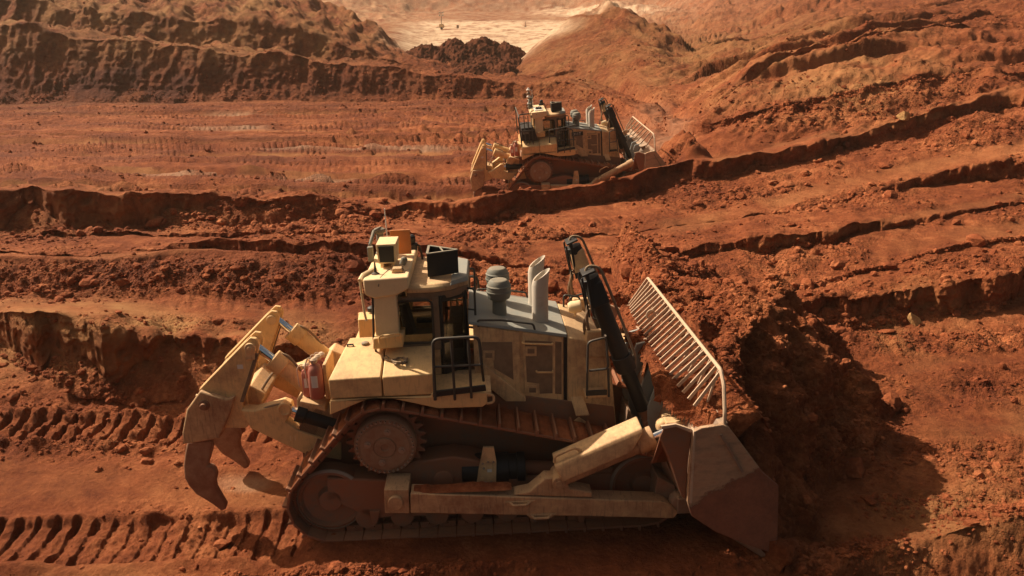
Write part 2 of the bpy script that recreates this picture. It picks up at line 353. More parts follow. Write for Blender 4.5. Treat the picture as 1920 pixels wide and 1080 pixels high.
# where each point stands in the measured plan (for soil kinds and tracks)
dep = Y * CT - (Z - CAM_H) * ST
PU = 960 + 1400 * X / np.maximum(dep, 0.5); PV = 540 - 1400 * ((Z - CAM_H) * CT + Y * ST) / np.maximum(dep, 0.5)
def zone(u, v, ru, rv, soft=0.5):
    d = np.sqrt(((PU - u) / ru) ** 2 + ((PV - v) / rv) ** 2)
    return 1 - smooth(d, 1 - soft, 1 + soft)
def band(pts, half, soft=0.6):
    p = np.array(pts, float); vv = np.interp(PU, p[:, 0], p[:, 1]); hh = np.interp(PU, p[:, 0], p[:, 2]) if p.shape[1] > 2 else half
    inside = smooth(PU, p[0, 0] - 30, p[0, 0] + 10) * (1 - smooth(PU, p[-1, 0] - 10, p[-1, 0] + 30))
    return (1 - smooth(np.abs(PV - vv) / hh, 1 - soft, 1 + soft)) * inside
# smooth bladed lanes
lane = np.zeros_like(Y)
for pts, half in (([(-100, 880), (560, 905)], 34), ([(-100, 1050), (420, 1055)], 18), ([(-100, 575), (300, 578), (640, 590)], 12), ([(-100, 476), (150, 482), (260, 479), (420, 462)], 4),
                  ([(1000, 474), (1300, 420), (1570, 350), (1950, 272)], 13), ([(1350, 470), (1600, 430), (1950, 360)], 6), ([(1640, 470), (1800, 445), (1950, 425)], 14),
                  ([(1700, 690), (1950, 660)], 10), ([(1720, 800), (1950, 790)], 22), ([(1350, 300), (1600, 252), (1950, 170)], 8), ([(1100, 553), (1300, 540)], 10)):
    lane = np.maximum(lane, band(pts, half))
clusters = np.zeros_like(Y)
for u, v, ru, rv, w in ((120, 790, 300, 45, 0.8), (420, 1070, 500, 22, 1.0), (1800, 850, 180, 30, 0.9), (1750, 640, 260, 25, 1.0), (1500, 480, 130, 40, 0.9), (1830, 500, 160, 22, 0.9), (350, 520, 500, 35, 1.0), (950, 445, 160, 12, 0.9),
                        (1450, 370, 260, 28, 0.9), (1600, 200, 330, 60, 0.6), (1880, 880, 120, 40, 0.8), (250, 605, 420, 14, 0.6), (560, 640, 120, 25, 0.6), (1150, 440, 150, 10, 0.6), (1880, 720, 120, 16, 0.9), (1780, 950, 200, 30, 0.8), (1640, 800, 90, 120, 0.7), (1560, 1050, 200, 40, 0.9)):
    clusters = np.maximum(clusters, w * zone(u, v, ru, rv))
n_big = fbm(X, Y, Z, 3.2, 3, 11)
RUB = np.clip(np.maximum(RB * (0.6 + 0.8 * n_big), clusters) * (1 - 0.9 * lane), 0, 1.2)

# --- relief
flat = 1 - W
far = smooth(Y, 60, 110)
dz = np.zeros_like(Y); dh = np.zeros_like(Y)
dz += flat * RG * (0.10 * fbm(X, Y, Z, 5.0, 3, 1, spacing=SP) * (1 - 0.6 * lane))
dz += flat * (0.05 + 0.13 * RUB) * (1 - 0.75 * lane) * fbm(X, Y * 1.0, Z, 0.9, 6, 2, 0.62, spacing=SP)
dz += flat * 0.10 * RUB * np.clip(fbm(X, Y, Z, 0.55, 4, 5, 0.6, spacing=SP, ridge=True), -0.3, 1)
# streaks left by the blade in the smooth lanes (along the pushing direction)
dz += flat * lane * 0.02 * fbm(X * 0.15, Y * 1.0, Z, 0.35, 4, 31, 0.6, spacing=SP)
# far hills: gullies and humps
hill = far * (1 - zone(930, 70, 190, 60, 0.3))
dz += hill * flat * RG * (0.32 * fbm(X, Y, Z, 1.6, 4, 45, 0.65, spacing=SP) + 0.9 * fbm(X, Y, Z, 14, 5, 41, 0.55, spacing=SP) + 0.5 * fbm(X + 0.5 * Y, Y * 0.35, Z, 4.5, 5, 43, 0.6, spacing=SP, ridge=True))
right_hill = smooth(PU, 1150, 1260) * smooth(-PV, -300, -230)
dz += right_hill * flat * (0.35 * fbm(X, Y, Z, 5, 5, 51, 0.6, spacing=SP) + 0.22 * fbm(X - 0.7 * Y, 0.5 * Y, Z, 2.4, 4, 53, 0.6, spacing=SP, ridge=True))
# old cuts climbing the right hillside in steps
sq = (Y - 0.46 * X) / 6.5 + 0.22 * fbm(X, Y, 0 * X, 16, 4, 151, 0.55)
fr_ = sq - np.floor(sq); gate_ = smooth(PU, 1240, 1330) * smooth(Y, 50, 58) * (1 - smooth(Y, 150, 190)) * smooth(vnoise(X / 11, Y / 11, np.floor(sq), 153), -0.55, -0.05)
dz += gate_ * 1.25 * (smooth(fr_, 0.0, 0.10) - fr_ - 0.4) * (0.7 + 0.5 * vnoise(X / 7, Y / 7, 0 * X, 155))
# cut faces: flutes, bulges and broken edges
fl = fbm(X, Y * 0.3, Z * 0.25, 1.3, 5, 61, 0.6, spacing=SP)
bl = fbm(X, Y * 0.3, Z, 2.6, 4, 63, 0.5, spacing=SP)
cr = fbm(X, Y * 0.2, Z * 0.8, 0.45, 3, 65, 0.6, spacing=SP, ridge=True)
dh += (0.25 + 0.75 * W) * (W > 0.2) * (0.17 * fl + 0.10 * bl + 0.06 * cr + 0.08 * fbm(X, Y * 0.3, Z, 0.5, 4, 69, 0.7, spacing=SP) - 0.05 * np.clip(fbm(X * 1.6, Y * .3, Z * 0.35, 0.5, 4, 70, 0.65, spacing=SP, ridge=True), 0, 1)) * (1 + 0.02 * Y)
dz += W * 0.05 * fbm(X, Y, Z, 0.8, 4, 67, spacing=SP)
edge_ = np.clip(blur_rows((W > 0.6).astype(np.float32), 14) * 1.5, 0, 1)
dz += (1 - far) * edge_ * 0.055 * fbm(X, Y, Z * 0, 0.7, 4, 73, 0.65, spacing=SP)
# all crest lines wander
dz += (1 - far) * 0.07 * fbm(X, Y * 0.3, Z * 0, 2.2, 3, 71) * smooth(Y, 14, 20)

# --- cleat prints of crawler tracks
def prints(X_, Y_, lo, hi, pitch, depth, sink, seed, phase=0.0, kmin=0.25):
    cross = smooth(Y_, lo - 0.06, lo + 0.06) * (1 - smooth(Y_, hi - 0.06, hi + 0.06))
    ph = (X_ / pitch + phase + 0.02 * np.sin(X_ * 1.7 + seed))
    tri = np.abs((ph % 1.0) - 0.5) * 2            # 0 at bar centre ... 1 at groove
    bar = np.where(((ph % 1.0) - 0.5) > 0, 1 - smooth(tri, 0.64, 0.76), 1 - smooth(tri, 0.40, 0.88))
    keep = smooth(fbm(X_ * 0.6, Y_, 0 * X_, 1.6, 4, seed, 0.6), -1.0, 0.0) * (1 - kmin) + kmin
    shear = fbm(X_, Y_, 0 * X_, 0.30, 4, seed + 3, 0.65)
    return cross, cross * (-sink + depth * keep * (bar - 0.5) * 2 + 0.035 * shear)
QX = (X - MO[0]) * MX[0] + (Y - MO[1]) * MX[1]; QY = (X - MO[0]) * MY[0] + (Y - MO[1]) * MY[1]
near_slot = smooth(-Y, -17.5, -16.5)
for lo, hi, seed, gate in ((-1.92, -0.72, 81, 1 - smooth(QX, -2.9, -2.5)), (1.85, 2.95, 83, 1 - smooth(QX, -2.6, -2.2))):
    sk = QX + 0.02 * fbm(X, Y, 0 * X, 0.8, 3, 87)
    c, d = prints(sk, QY + 0.04 * np.sin(QX * 0.8) + 0.02 * (QX + 3), lo, hi, 0.36, 0.085, 0.10, seed)
    g = gate * near_slot
    dz += d * g; RUB = RUB * (1 - 0.7 * c * g)
    side = smooth(QY, lo - 0.35, lo - 0.05) * (1 - smooth(QY, lo - 0.02, lo + 0.12)) + smooth(QY, hi - 0.12, hi + 0.02) * (1 - smooth(QY, hi + 0.05, hi + 0.35))
    dz += 0.07 * side * g * (1 + fbm(X, Y, Z, 0.5, 3, 91))
dz -= 0.27 * near_slot * (1 - smooth(QX, -3.0, -2.2)) * smooth(QY, -3.2, -2.4) * (1 - smooth(QY, 3.2, 4.2))
# many passes over the far floor
floor_far = smooth(Y, 33, 36) * (1 - smooth(Y, 77, 79)) * (1 - smooth(PU, 1000, 1180)) * flat
wob = Y + 0.9 * vnoise(X / 26, Y / 40, 0 * Y, 101) + 0.02 * X
li = np.floor(wob / 1.15); lf = wob / 1.15 - li
lr = _h((li + 500).astype(np.uint32), np.zeros_like(li).astype(np.uint32), np.zeros_like(li).astype(np.uint32), 7)
lr2 = _h((li + 900).astype(np.uint32), np.zeros_like(li).astype(np.uint32), np.zeros_like(li).astype(np.uint32), 9)
has = smooth(lr2 + 0.5 * vnoise(X / 9, li, 0 * Y, 103), -0.2, 0.1)
c, d = prints(X * (1 + 0.04 * lr) + 0.25 * lf + lr * 5, lf + .05 * vnoise(X * .7, Y, 0 * X, 106), 0.16, 0.80, 0.40, 0.085 * (0.45 + 0.55 * smooth(vnoise(X / 5, li, 0 * X, 108), -.6, .4)), 0.06, 105, 0.0, 0.05)
win = np.exp(-((lf - 0.93) / 0.06) ** 2) * (0.13 + 0.08 * lr2)
dz += floor_far * 0.16 * fbm(X * 0.025, Y, 0 * X, 1.0, 4, 161, 0.65, spacing=SP)
dz += floor_far * (has * d + win * 1.5 * (0.7 + 0.8 * fbm(X * 0.3, Y, Z, 1.0, 3, 109)) + 0.22 * lr + 0.10 * fbm(X * 0.2, Y, Z, 1.6, 4, 107, 0.6, spacing=SP))
RUB = np.clip(RUB + floor_far * (0.55 * smooth(lr, 0.0, 0.6) - 0.10), 0, 1.2)
# prints on the second bench
for u0, u1, v0, hv, seed in ((330, 700, 562, 13, 121), (940, 1330, 452, 9, 123), (0, 330, 525, 8, 127)):
    b_ = band([(u0, v0), (u1, v0 + (0 if u0 < 900 else -70))], hv)
    ph = (X + 0.3 * Y) / 0.40; tri = np.abs((ph % 1) - 0.5) * 2
    dz += b_ * 0.09 * ((1 - smooth(tri, 0.4, 0.85)) - 0.5) * (0.6 + 0.6 * fbm(X, Y, Z, 0.8, 2, seed))
# soil banked up in front of the far machine's blade
hx_, hy_ = 2.6 + 6.3, 39.7
dd_ = np.sqrt(((X - hx_) / 1.5) ** 2 + ((Y - hy_) / 3.4) ** 2)
dz += 1.9 * (1 - smooth(dd_, 0.25, 1.25)) * (1 + 0.25 * fbm(X, Y, Z, 1.0, 4, 301)) * smooth(Y, 36.3, 37.2)
# level pad under the near machine
pad = smooth(QX, -3.0, -2.0) * (1 - smooth(QX, 5.0, 6.5)) * smooth(QY, -2.9, -2.3) * (1 - smooth(QY, 2.2, 2.8))
dz *= (1 - 0.85 * pad)
dz -= pad * (0.03 + 0.04 * np.clip(QY + 1.8, 0, 4))
pad2 = smooth(np.abs(X - 2.6) / 4.0, 1.3, 0.8) * smooth(np.abs(Y - 39.4) / 2.1, 1.25, 0.95)
Z2 = Z + dz
Y2 = Y - dh; X2 = X - dh * A[None, :].astype(np.float32)
# --- soil kinds, plus hill shade and far haze painted in
ochre = np.clip(zone(120, 640, 520, 70) * 0.75 + zone(60, 400, 330, 40) * 0.45 + zone(1730, 600, 90, 60) * 0.9 + zone(1800, 1020, 260, 90) * 0.25 + zone(300, 40, 480, 90) * 0.65 + zone(1500, 130, 260, 90) * 0.5 + zone(1850, 860, 220, 160) * 0.15
                + zone(1120, 90, 190, 90) * 0.35 + zone(330, 620, 220, 16) * 0.5 + lane * 0.18, 0, 1)
pale = np.clip(zone(930, 82, 190, 55, 0.3) * 0.95 * smooth(Y, 98, 106) * smooth(PV, 36, 43) + zone(430, 240, 70, 4) * 0.4 + zone(700, 281, 190, 3) * 0.5 * smooth(fbm(X * .4, Y, Z, 1.5, 3, 141), -.5, .5) + zone(370, 327, 100, 2.5) * 0.5 + zone(1120, 22, 110, 10) * 0.6 + smooth(Y, 130, 330) * 0.22  # the distance term is haze painted into the soil colour
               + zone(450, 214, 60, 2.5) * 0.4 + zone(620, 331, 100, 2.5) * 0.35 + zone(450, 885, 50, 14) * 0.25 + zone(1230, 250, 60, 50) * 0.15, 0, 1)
dark = np.clip(zone(250, 515, 420, 28) * 0.35 + zone(600, 490, 330, 40) * 0.3 + zone(150, 150, 300, 50) * 0.6 + zone(450, 160, 360, 26) * 0.5 + zone(1380, 740, 160, 90) * 0.3, 0, 1)  # darker patches; on the left hill dark soil and painted shade together
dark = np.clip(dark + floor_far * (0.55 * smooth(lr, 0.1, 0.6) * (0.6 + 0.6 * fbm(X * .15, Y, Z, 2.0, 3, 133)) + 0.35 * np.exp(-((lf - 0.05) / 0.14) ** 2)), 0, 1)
ochre = np.clip(ochre + floor_far * 0.35 * smooth(-lr, 0.2, 0.7), 0, 1)
jit = fbm(X, Y, Z, 2.5, 4, 131, 0.6)
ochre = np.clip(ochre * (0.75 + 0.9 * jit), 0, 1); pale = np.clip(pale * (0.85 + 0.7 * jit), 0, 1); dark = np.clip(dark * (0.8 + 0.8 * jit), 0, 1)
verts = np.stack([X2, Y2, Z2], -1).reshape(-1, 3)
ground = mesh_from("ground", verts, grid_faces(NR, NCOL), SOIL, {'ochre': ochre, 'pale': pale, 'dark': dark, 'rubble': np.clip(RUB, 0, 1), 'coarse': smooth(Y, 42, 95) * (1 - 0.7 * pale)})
tag(ground, kind='structure')
# ------------------------------------------------------------------ machine materials
def paint(name, base, dirt=0.35, dust=0.25, rough=0.5, metal=0.0, dirt_col=(0.21, 0.08, 0.036), dust_col=(0.55, 0.37, 0.21), scratch=0.0):
    m, nt, b = new_mat(name)
    co = N(nt, "ShaderNodeTexCoord").outputs["Object"]
    n1 = noise_node(nt, co, 1.1, 6, 0.65); n2 = noise_node(nt, co, 7, 6, 0.7); n3 = noise_node(nt, co, 60, 3, 0.6)
    f = math_node(nt, 'ADD', math_node(nt, 'MULTIPLY', n1, 0.6), math_node(nt, 'MULTIPLY', n2, 0.4))
    c = mix_node(nt, math_node(nt, 'MULTIPLY', ramp_node(nt, n3, [(0.35, 0.0), (0.7, 1.0)]), 0.12), base, tuple(0.7 * k for k in base))
    c = mix_node(nt, math_node(nt, 'MULTIPLY', ramp_node(nt, f, [(0.35, 0.0), (0.75, 1.0)]), dust * 2, True), c, dust_col)
    t0 = 0.72 - 0.45 * dirt
    c = mix_node(nt, ramp_node(nt, f, [(max(0, t0 - 0.10), 0.0), (min(1, t0 + 0.12), min(1, 0.5 + dirt * 0.5))]), c, dirt_col)
    # dust settles on surfaces that face up
    ge = N(nt, "ShaderNodeNewGeometry"); sp = N(nt, "ShaderNodeSeparateXYZ"); nt.links.new(ge.outputs["Normal"], sp.inputs[0])
    up = math_node(nt, 'MULTIPLY', ramp_node(nt, sp.outputs[2], [(0.55, 0.0), (0.95, 1.0)]), math_node(nt, 'MULTIPLY', n2, dust * 1.6), True)
    c = mix_node(nt, up, c, dust_col)
    if scratch:
        w = N(nt, "ShaderNodeTexNoise"); w.inputs["Scale"].default_value = 9; w.inputs["Detail"].default_value = 5
        mp = N(nt, "ShaderNodeMapping"); mp.inputs["Scale"].default_value = (3, 1, 0.35); nt.links.new(co, mp.inputs[0]); nt.links.new(mp.outputs[0], w.inputs["Vector"])
        c = mix_node(nt, math_node(nt, 'MULTIPLY', ramp_node(nt, w.outputs["Fac"], [(0.56, 0.0), (0.64, 1.0)]), scratch), c, (0.10, 0.06, 0.045))
    nt.links.new(c, b.inputs["Base Color"])
    b.inputs["Metallic"].default_value = metal
    nt.links.new(ramp_node(nt, f, [(0.3, rough), (0.7, min(1, rough + 0.35))]), b.inputs["Roughness"])
    b.inputs["Specular IOR Level"].default_value = 0.35
    nt.links.new(bump_node(nt, n2, 0.006, 0.5), b.inputs["Normal"])
    return m
M = {}
M['yellow'] = paint("machine_yellow", (0.75, 0.475, 0.195), 0.28, 0.24, 0.42, scratch=0.16)
M['yellow_dusty'] = paint("dusty_yellow", (0.68, 0.435, 0.205), 0.40, 0.35, 0.6, scratch=0.22)
M['yellow_worn'] = paint("worn_yellow", (0.56, 0.35, 0.17), 0.50, 0.35, 0.6, scratch=0.35)
M['cream'] = paint("cream_rops", (0.82, 0.61, 0.34), 0.10, 0.3, 0.45)
M['hood'] = paint("grey_hood_plate", (0.21, 0.235, 0.22), 0.10, 0.13, 0.4)
M['grey'] = paint("grey_paint", (0.13, 0.14, 0.12), 0.08, 0.15, 0.55)
M['pipe'] = paint("dull_steel_pipe", (0.55, 0.49, 0.41), 0.15, 0.15, 0.5, 0.1)
M['black'] = paint("black_paint", (0.012, 0.0125, 0.013), 0.06, 0.015, 0.35)
M['rubber'] = paint("black_rubber", (0.02, 0.019, 0.018), 0.2, 0.1, 0.6)
M['rail'] = paint("dark_rail", (0.045, 0.047, 0.045), 0.06, 0.06, 0.4, 0.4)
M['rack'] = paint("pale_worn_steel", (0.50, 0.36, 0.25), 0.22, 0.25, 0.55)
M['steel'] = paint("muddy_steel", (0.16, 0.115, 0.08), 0.66, 0.25, 0.5, 0.1, dirt_col=(0.27, 0.105, 0.052), dust_col=(0.38, 0.20, 0.10))
M['bolt'] = paint("worn_bolt", (0.34, 0.27, 0.21), 0.12, 0.1, 0.35, 0.6)
M['shoe'] = paint("track_steel", (0.12, 0.08, 0.06), 0.75, 0.2, 0.55, 0.2, dirt_col=(0.27, 0.10, 0.048))
M['bladesteel'] = paint("blade_steel", (0.24, 0.17, 0.125), 0.45, 0.25, 0.55, 0.1, dirt_col=(0.24, 0.085, 0.038), scratch=0.12)
M['plate'] = paint("bare_grey_plate", (0.30, 0.33, 0.32), 0.18, 0.15, 0.45, 0.3)
M['tooth'] = paint("earth_caked_steel", (0.34, 0.20, 0.12), 0.55, 0.1, 0.6, 0.1, dirt_col=(0.17, 0.055, 0.026))
M['red'] = paint("faded_red_bottle", (0.38, 0.07, 0.06), 0.12, 0.3, 0.5)
M['white'] = paint("white_label", (0.65, 0.62, 0.56), 0.05, 0.15, 0.6)
M['orange'] = paint("orange_plate", (0.55, 0.16, 0.03), 0.1, 0.2, 0.6)
M['hose'] = paint("dusty_hose", (0.12, 0.085, 0.06), 0.3, 0.4, 0.7)
M['grille'] = paint("engine_screen", (0.15, 0.088, 0.052), 0.15, 0.25, 0.8)
M['seat'] = paint("dark_seat", (0.03, 0.03, 0.032), 0.05, 0.1, 0.8)
m, nt, b = new_mat("chrome_rod"); b.inputs["Metallic"].default_value = 1; b.inputs["Roughness"].default_value = 0.12; b.inputs["Base Color"].default_value = (0.75, 0.8, 0.84, 1); M['chrome'] = m
m, nt, b = new_mat("cab_glass")
tr = N(nt, "ShaderNodeBsdfTransparent"); tr.inputs[0].default_value = (0.80, 0.80, 0.76, 1)
gl = N(nt, "ShaderNodeBsdfGlossy"); gl.inputs["Roughness"].default_value = 0.05
lw = N(nt, "ShaderNodeLayerWeight"); lw.inputs["Blend"].default_value = 0.25
mx = N(nt, "ShaderNodeMixShader"); nt.links.new(lw.outputs["Fresnel"], mx.inputs[0]); nt.links.new(tr.outputs[0], mx.inputs[1]); nt.links.new(gl.outputs[0], mx.inputs[2])
nt.links.new(mx.outputs[0], nt.nodes["Material Output"].inputs[0]); M['glass'] = m

# ------------------------------------------------------------------ mesh builder
class MB:
    def __init__(s): s.v = []; s.f = []; s.mi = 0; s.fm = []
    def add(s, vs, fs):
        o = len(s.v); s.v += [tuple(float(c) for c in p) for p in vs]; s.f += [tuple(i + o for i in f) for f in fs]; s.fm += [s.mi] * len(fs); return s
    def loop(s, rings, cap=True, closed=False):
        n = len(rings[0]); vs = [p for r in rings for p in r]; fs = []
        m_ = len(rings)
        for i in range(m_ if closed else m_ - 1):
            a, b_ = i * n, ((i + 1) % m_) * n
            for j in range(n): fs.append((a + j, a + (j + 1) % n, b_ + (j + 1) % n, b_ + j))
        if cap and not closed: fs.append(tuple(range(n - 1, -1, -1))); fs.append(tuple(range((m_ - 1) * n, m_ * n)))
        return s.add(vs, fs)
    def box(s, x0, x1, y0, y1, z0, z1): return s.prism([(x0, z0), (x1, z0), (x1, z1), (x0, z1)], y0, y1)
    def prism(s, xz, y0, y1, xz1=None):
        xz1 = xz1 or xz
        return s.loop([[(x, y0, z) for x, z in xz], [(x, y1, z) for x, z in xz1]])
    def plan(s, xy, z0, z1): return s.loop([[(x, y, z0) for x, y in xy], [(x, y, z1) for x, y in xy]])
    def cyl(s, p, q, r, n=20, r2=None, cap=True):
        p, q = Vector(p), Vector(q); d = (q - p).normalized(); a = d.orthogonal().normalized(); b_ = d.cross(a); r2 = r if r2 is None else r2
        def ring(c, rr): return [c + a * rr * math.cos(2 * math.pi * k / n) + b_ * rr * math.sin(2 * math.pi * k / n) for k in range(n)]
        return s.loop([ring(p, r), ring(q, r2)], cap)
    def lathe(s, c, prof, axis=(0, 0, 1), n=24, closed=False):
        d = Vector(axis).normalized(); a = d.orthogonal().normalized(); b_ = d.cross(a); c = Vector(c)
        return s.loop([[c + d * h + a * r * math.cos(2 * math.pi * k / n) + b_ * r * math.sin(2 * math.pi * k / n) for k in range(n)] for r, h in prof], True, closed)
    def tube(s, path, r, n=8, bend=0.0):
        P = [Vector(p) for p in path]
        if bend: # round the corners
            Q = [P[0]]
            for i in range(1, len(P) - 1):
                a, b_ = (P[i - 1] - P[i]), (P[i + 1] - P[i]); k = min(bend, a.length * .45, b_.length * .45)
                p0, p2 = P[i] + a.normalized() * k, P[i] + b_.normalized() * k
                for t in (0, .25, .5, .75, 1): Q.append(p0 * (1 - t) ** 2 + P[i] * 2 * t * (1 - t) + p2 * t * t)
            Q.append(P[-1]); P = Q
        rings = []; up = None
        for i, p in enumerate(P):
            d = (P[min(i + 1, len(P) - 1)] - P[max(i - 1, 0)]).normalized()
            a = d.orthogonal().normalized() if up is None else (up - d * up.dot(d)).normalized(); up = a; b_ = d.cross(a)
            rings.append([p + a * r * math.cos(2 * math.pi * k / n) + b_ * r * math.sin(2 * math.pi * k / n) for k in range(n)])
        return s.loop(rings)
    def bar(s, p, q, w, t, up=(0, 0, 1)):
        p, q = Vector(p), Vector(q); d = (q - p).normalized(); a = d.cross(Vector(up))
        if a.length < 1e-4: a = d.orthogonal()
        a.normalize(); b_ = a.cross(d)
        def ring(c): return [c - a * w / 2 - b_ * t / 2, c + a * w / 2 - b_ * t / 2, c + a * w / 2 + b_ * t / 2, c - a * w / 2 + b_ * t / 2]
        return s.loop([ring(p), ring(q)])
    def build(s, name, mat, parent=None, bevel=0.012, angle=40):
        me = bpy.data.meshes.new(name); me.from_pydata(s.v, [], s.f)
        bm = bmesh.new(); bm.from_mesh(me); bmesh.ops.recalc_face_normals(bm, faces=bm.faces); bm.to_mesh(me); bm.free()
        for mt in (mat if isinstance(mat, list) else [mat]): me.materials.append(mt)
        me.polygons.foreach_set("material_index", s.fm)
        me.polygons.foreach_set("use_smooth", [True] * len(me.polygons)); me.set_sharp_from_angle(angle=R_(angle))
        o = bpy.data.objects.new(name, me); scene.collection.objects.link(o)
        if parent is not None: o.parent = parent
        if bevel:
            md = o.modifiers.new("bevel", 'BEVEL'); md.width = bevel; md.segments = 2; md.limit_method = 'ANGLE'; md.angle_limit = R_(40); md.harden_normals = False
        return o
def PX(pts, y): return [S(u, v, y) for u, v in pts]
def mir(pts): return [(x, -y, z) for x, y, z in pts]

def make_bulldozer(root):
    """one crawler bulldozer with ripper and blade, all parts under root; returns parts by name for later changes"""
    parts = {}
    def B(mb, name, mat, parent=None, bevel=0.012, key=None, angle=40):
        o = mb.build(name, M[mat] if isinstance(mat, str) else [M[q] for q in mat], parent or root, bevel, angle); parts.setdefault(key or name, []).append(o); return o
    # ---- hull between the tracks
    B(MB().prism([(-2.75, 0.95), (-2.75, 1.9), (-2.2, 2.45), (0.5, 2.45), (3.05, 2.0), (3.15, 1.1), (2.6, 0.75), (-2.0, 0.7)], -0.98, 0.98), 'main_frame', 'steel')
    # ---- undercarriage, both sides
    RI, FI, SPK = (-2.17, 0.72, 0.63), (3.5, 0.72, 0.63), (-1.11, 1.80, 0.70)      # x, z, radius to the chain
    for sg in (-1, 1):
        def yy(a, b_): return (sg * a, sg * b_)
        # track chain: outer path is the hull of three circles
        off = 0.10
        circ = [(RI[0], RI[1], RI[2] + off), (FI[0], FI[1], FI[2] + off), (SPK[0], SPK[1], SPK[2] + off)]
        pts = []
        for cx, cz, r in circ:
            for k in range(180): pts.append((cx + r * math.cos(k * math.pi / 90), cz + r * math.sin(k * math.pi / 90)))
        pts = sorted(set(pts)); lo, hi = [], []
        def crs(o, a, b_): return (a[0] - o[0]) * (b_[1] - o[1]) - (a[1] - o[1]) * (b_[0] - o[0])
        for p in pts:
            while len(lo) > 1 and crs(lo[-2], lo[-1], p) <= 0: lo.pop()
            lo.append(p)
        for p in reversed(pts):
            while len(hi) > 1 and crs(hi[-2], hi[-1], p) <= 0: hi.pop()
            hi.append(p)
        hull = np.array(lo[:-1] + hi[:-1]); nxt = np.roll(hull, -1, 0); sl = np.hypot(*(nxt - hull).T); cum = np.concatenate([[0], np.cumsum(sl)]); tot = cum[-1]
        nsh = int(round(tot / 0.335)); rs = random.Random(5 + sg)
        def onpath(d):
            d %= tot; i = min(np.searchsorted(cum, d, 'right') - 1, len(hull) - 1); t = (d - cum[i]) / sl[i]; return hull[i] + (nxt[i] - hull[i]) * t
        tk = MB(); mud = MB(); y0, y1 = -1.86, -1.06
        for k in range(nsh):
            p, q = onpath(k * tot / nsh), onpath((k + 0.96) * tot / nsh); d = q - p; L_ = np.hypot(*d); d = d / L_; nrm = np.array([d[1], -d[0]])
            def pt(a, h): c = p + d * a * L_ + nrm * h; return (c[0], c[1])
            tk.prism([pt(0, -0.035), pt(1, -0.035), pt(1, 0.0), pt(0.97, 0.085), pt(0.86, 0.085), pt(0.82, 0.01), pt(0, 0.01)], sg * y0, sg * y1)
            tk.prism([pt(0.02, -0.15), pt(0.98, -0.15), pt(0.94, -0.035), pt(0.06, -0.035)], sg * -1.60, sg * -1.52)
            tk.prism([pt(0.02, -0.15), pt(0.98, -0.15), pt(0.94, -0.035), pt(0.06, -0.035)], sg * -1.40, sg * -1.32)
            c = p + d * 0.5 * L_ - nrm * 0.10; tk.cyl((c[0], sg * -1.63, c[1]), (c[0], sg * -1.29, c[1]), 0.035, 8)
            mz = (p[1] + q[1]) / 2
            if mz > 0.45:      # soil packed between the cleats
                nu, nv = 6, 10; g = []; full = rs.uniform(0.02, 0.085); ph = rs.uniform(0, 9)
                for i in range(nu):
                    for j in range(nv):
                        a = 0.03 + 0.8 * i / (nu - 1); yv = y0 + 0.02 + (y1 - y0 - 0.04) * j / (nv - 1)
                        edge = min(1, 3.0 * min(i, nu - 1 - i) / (nu - 1) + .25) * min(1, 3.5 * min(j, nv - 1 - j) / (nv - 1) + 0.1)
                        h = 0.012 + full * edge * (0.7 + 0.6 * math.sin(3.1 * a + 5 * yv + ph) * math.cos(9 * yv + ph) + rs.uniform(-.25, .35))
                        c = pt(a, max(0.011, h)); g.append((c[0], sg * yv, c[1]))
                mud.add(g, [(i * nv + j, i * nv + j + 1, (i + 1) * nv + j + 1, (i + 1) * nv + j) for i in range(nu - 1) for j in range(nv - 1)])
        t_ = B(tk, 'track', 'shoe', bevel=0.006)
        B(mud, 'packed_mud', 'mud', t_, bevel=0, angle=80)
        # idlers
        for cx, cz, r in (RI, FI):
            mb = MB(); mb.lathe((cx, sg * -1.30, cz), [(0.12, 0), (r - 0.10, 0), (r - 0.02, 0.03), (r - 0.02, 0.10), (r - 0.02, 0.32), (r - 0.10, 0.36), (r - 0.13, 0.27), (0.24, 0.24), (0.20, 0.36), (0.05, 0.36)], (0, sg * -1, 0), 40)
            mb.mi = 1; mb.lathe((cx, sg * -1.30, cz), [(r - .055, .362), (r - .015, .325), (r - .012, .30), (r - .05, .33)], (0, sg * -1, 0), 40, True); B(mb, 'idler_wheel', ('steel', 'bolt'), bevel=.004)
        # rollers, half hidden
        for x in np.linspace(-1.55, 2.9, 8):
            B(MB().lathe((x, sg * -1.28, 0.32), [(0.06, 0), (0.21, 0), (0.21, 0.1), (0.15, 0.12), (0.15, 0.26), (0.21, 0.28), (0.21, 0.38), (0.06, 0.38)], (0, sg * -1, 0), 18), 'track_roller', 'steel')
        # sprocket and final drive
        mb = MB(); n = 25; ring = []
        for k in range(n * 4):
            a = 2 * math.pi * k / (n * 4); r = (0.60, 0.60, 0.72, 0.70)[k % 4]; ring.append((SPK[0] + r * math.cos(a), SPK[1] + r * math.sin(a)))
        mb.prism(ring, *yy(-1.50, -1.40)); B(mb, 'sprocket', 'steel')
        mb = MB().lathe((SPK[0], sg * -1.0, SPK[1]), [(0.30, 0), (0.52, 0.1), (0.52, 0.42), (0.545, 0.45), (0.545, 0.70), (0.52, 0.74), (0.44, 0.75), (0.43, 0.765), (0.205, 0.765), (0.20, 0.75), (0.185, 0.75), (0.18, 0.775), (0.07, 0.78), (0.06, 0.76), (0.01, 0.76)], (0, sg * -1, 0), 48); mb.mi = 1
        for k in range(38):
            a = 2 * math.pi * k / 38; mb.cyl((SPK[0] + 0.488 * math.cos(a), sg * -1.73, SPK[1] + 0.488 * math.sin(a)), (SPK[0] + 0.488 * math.cos(a), sg * -1.785, SPK[1] + 0.488 * math.sin(a)), 0.021, 6)
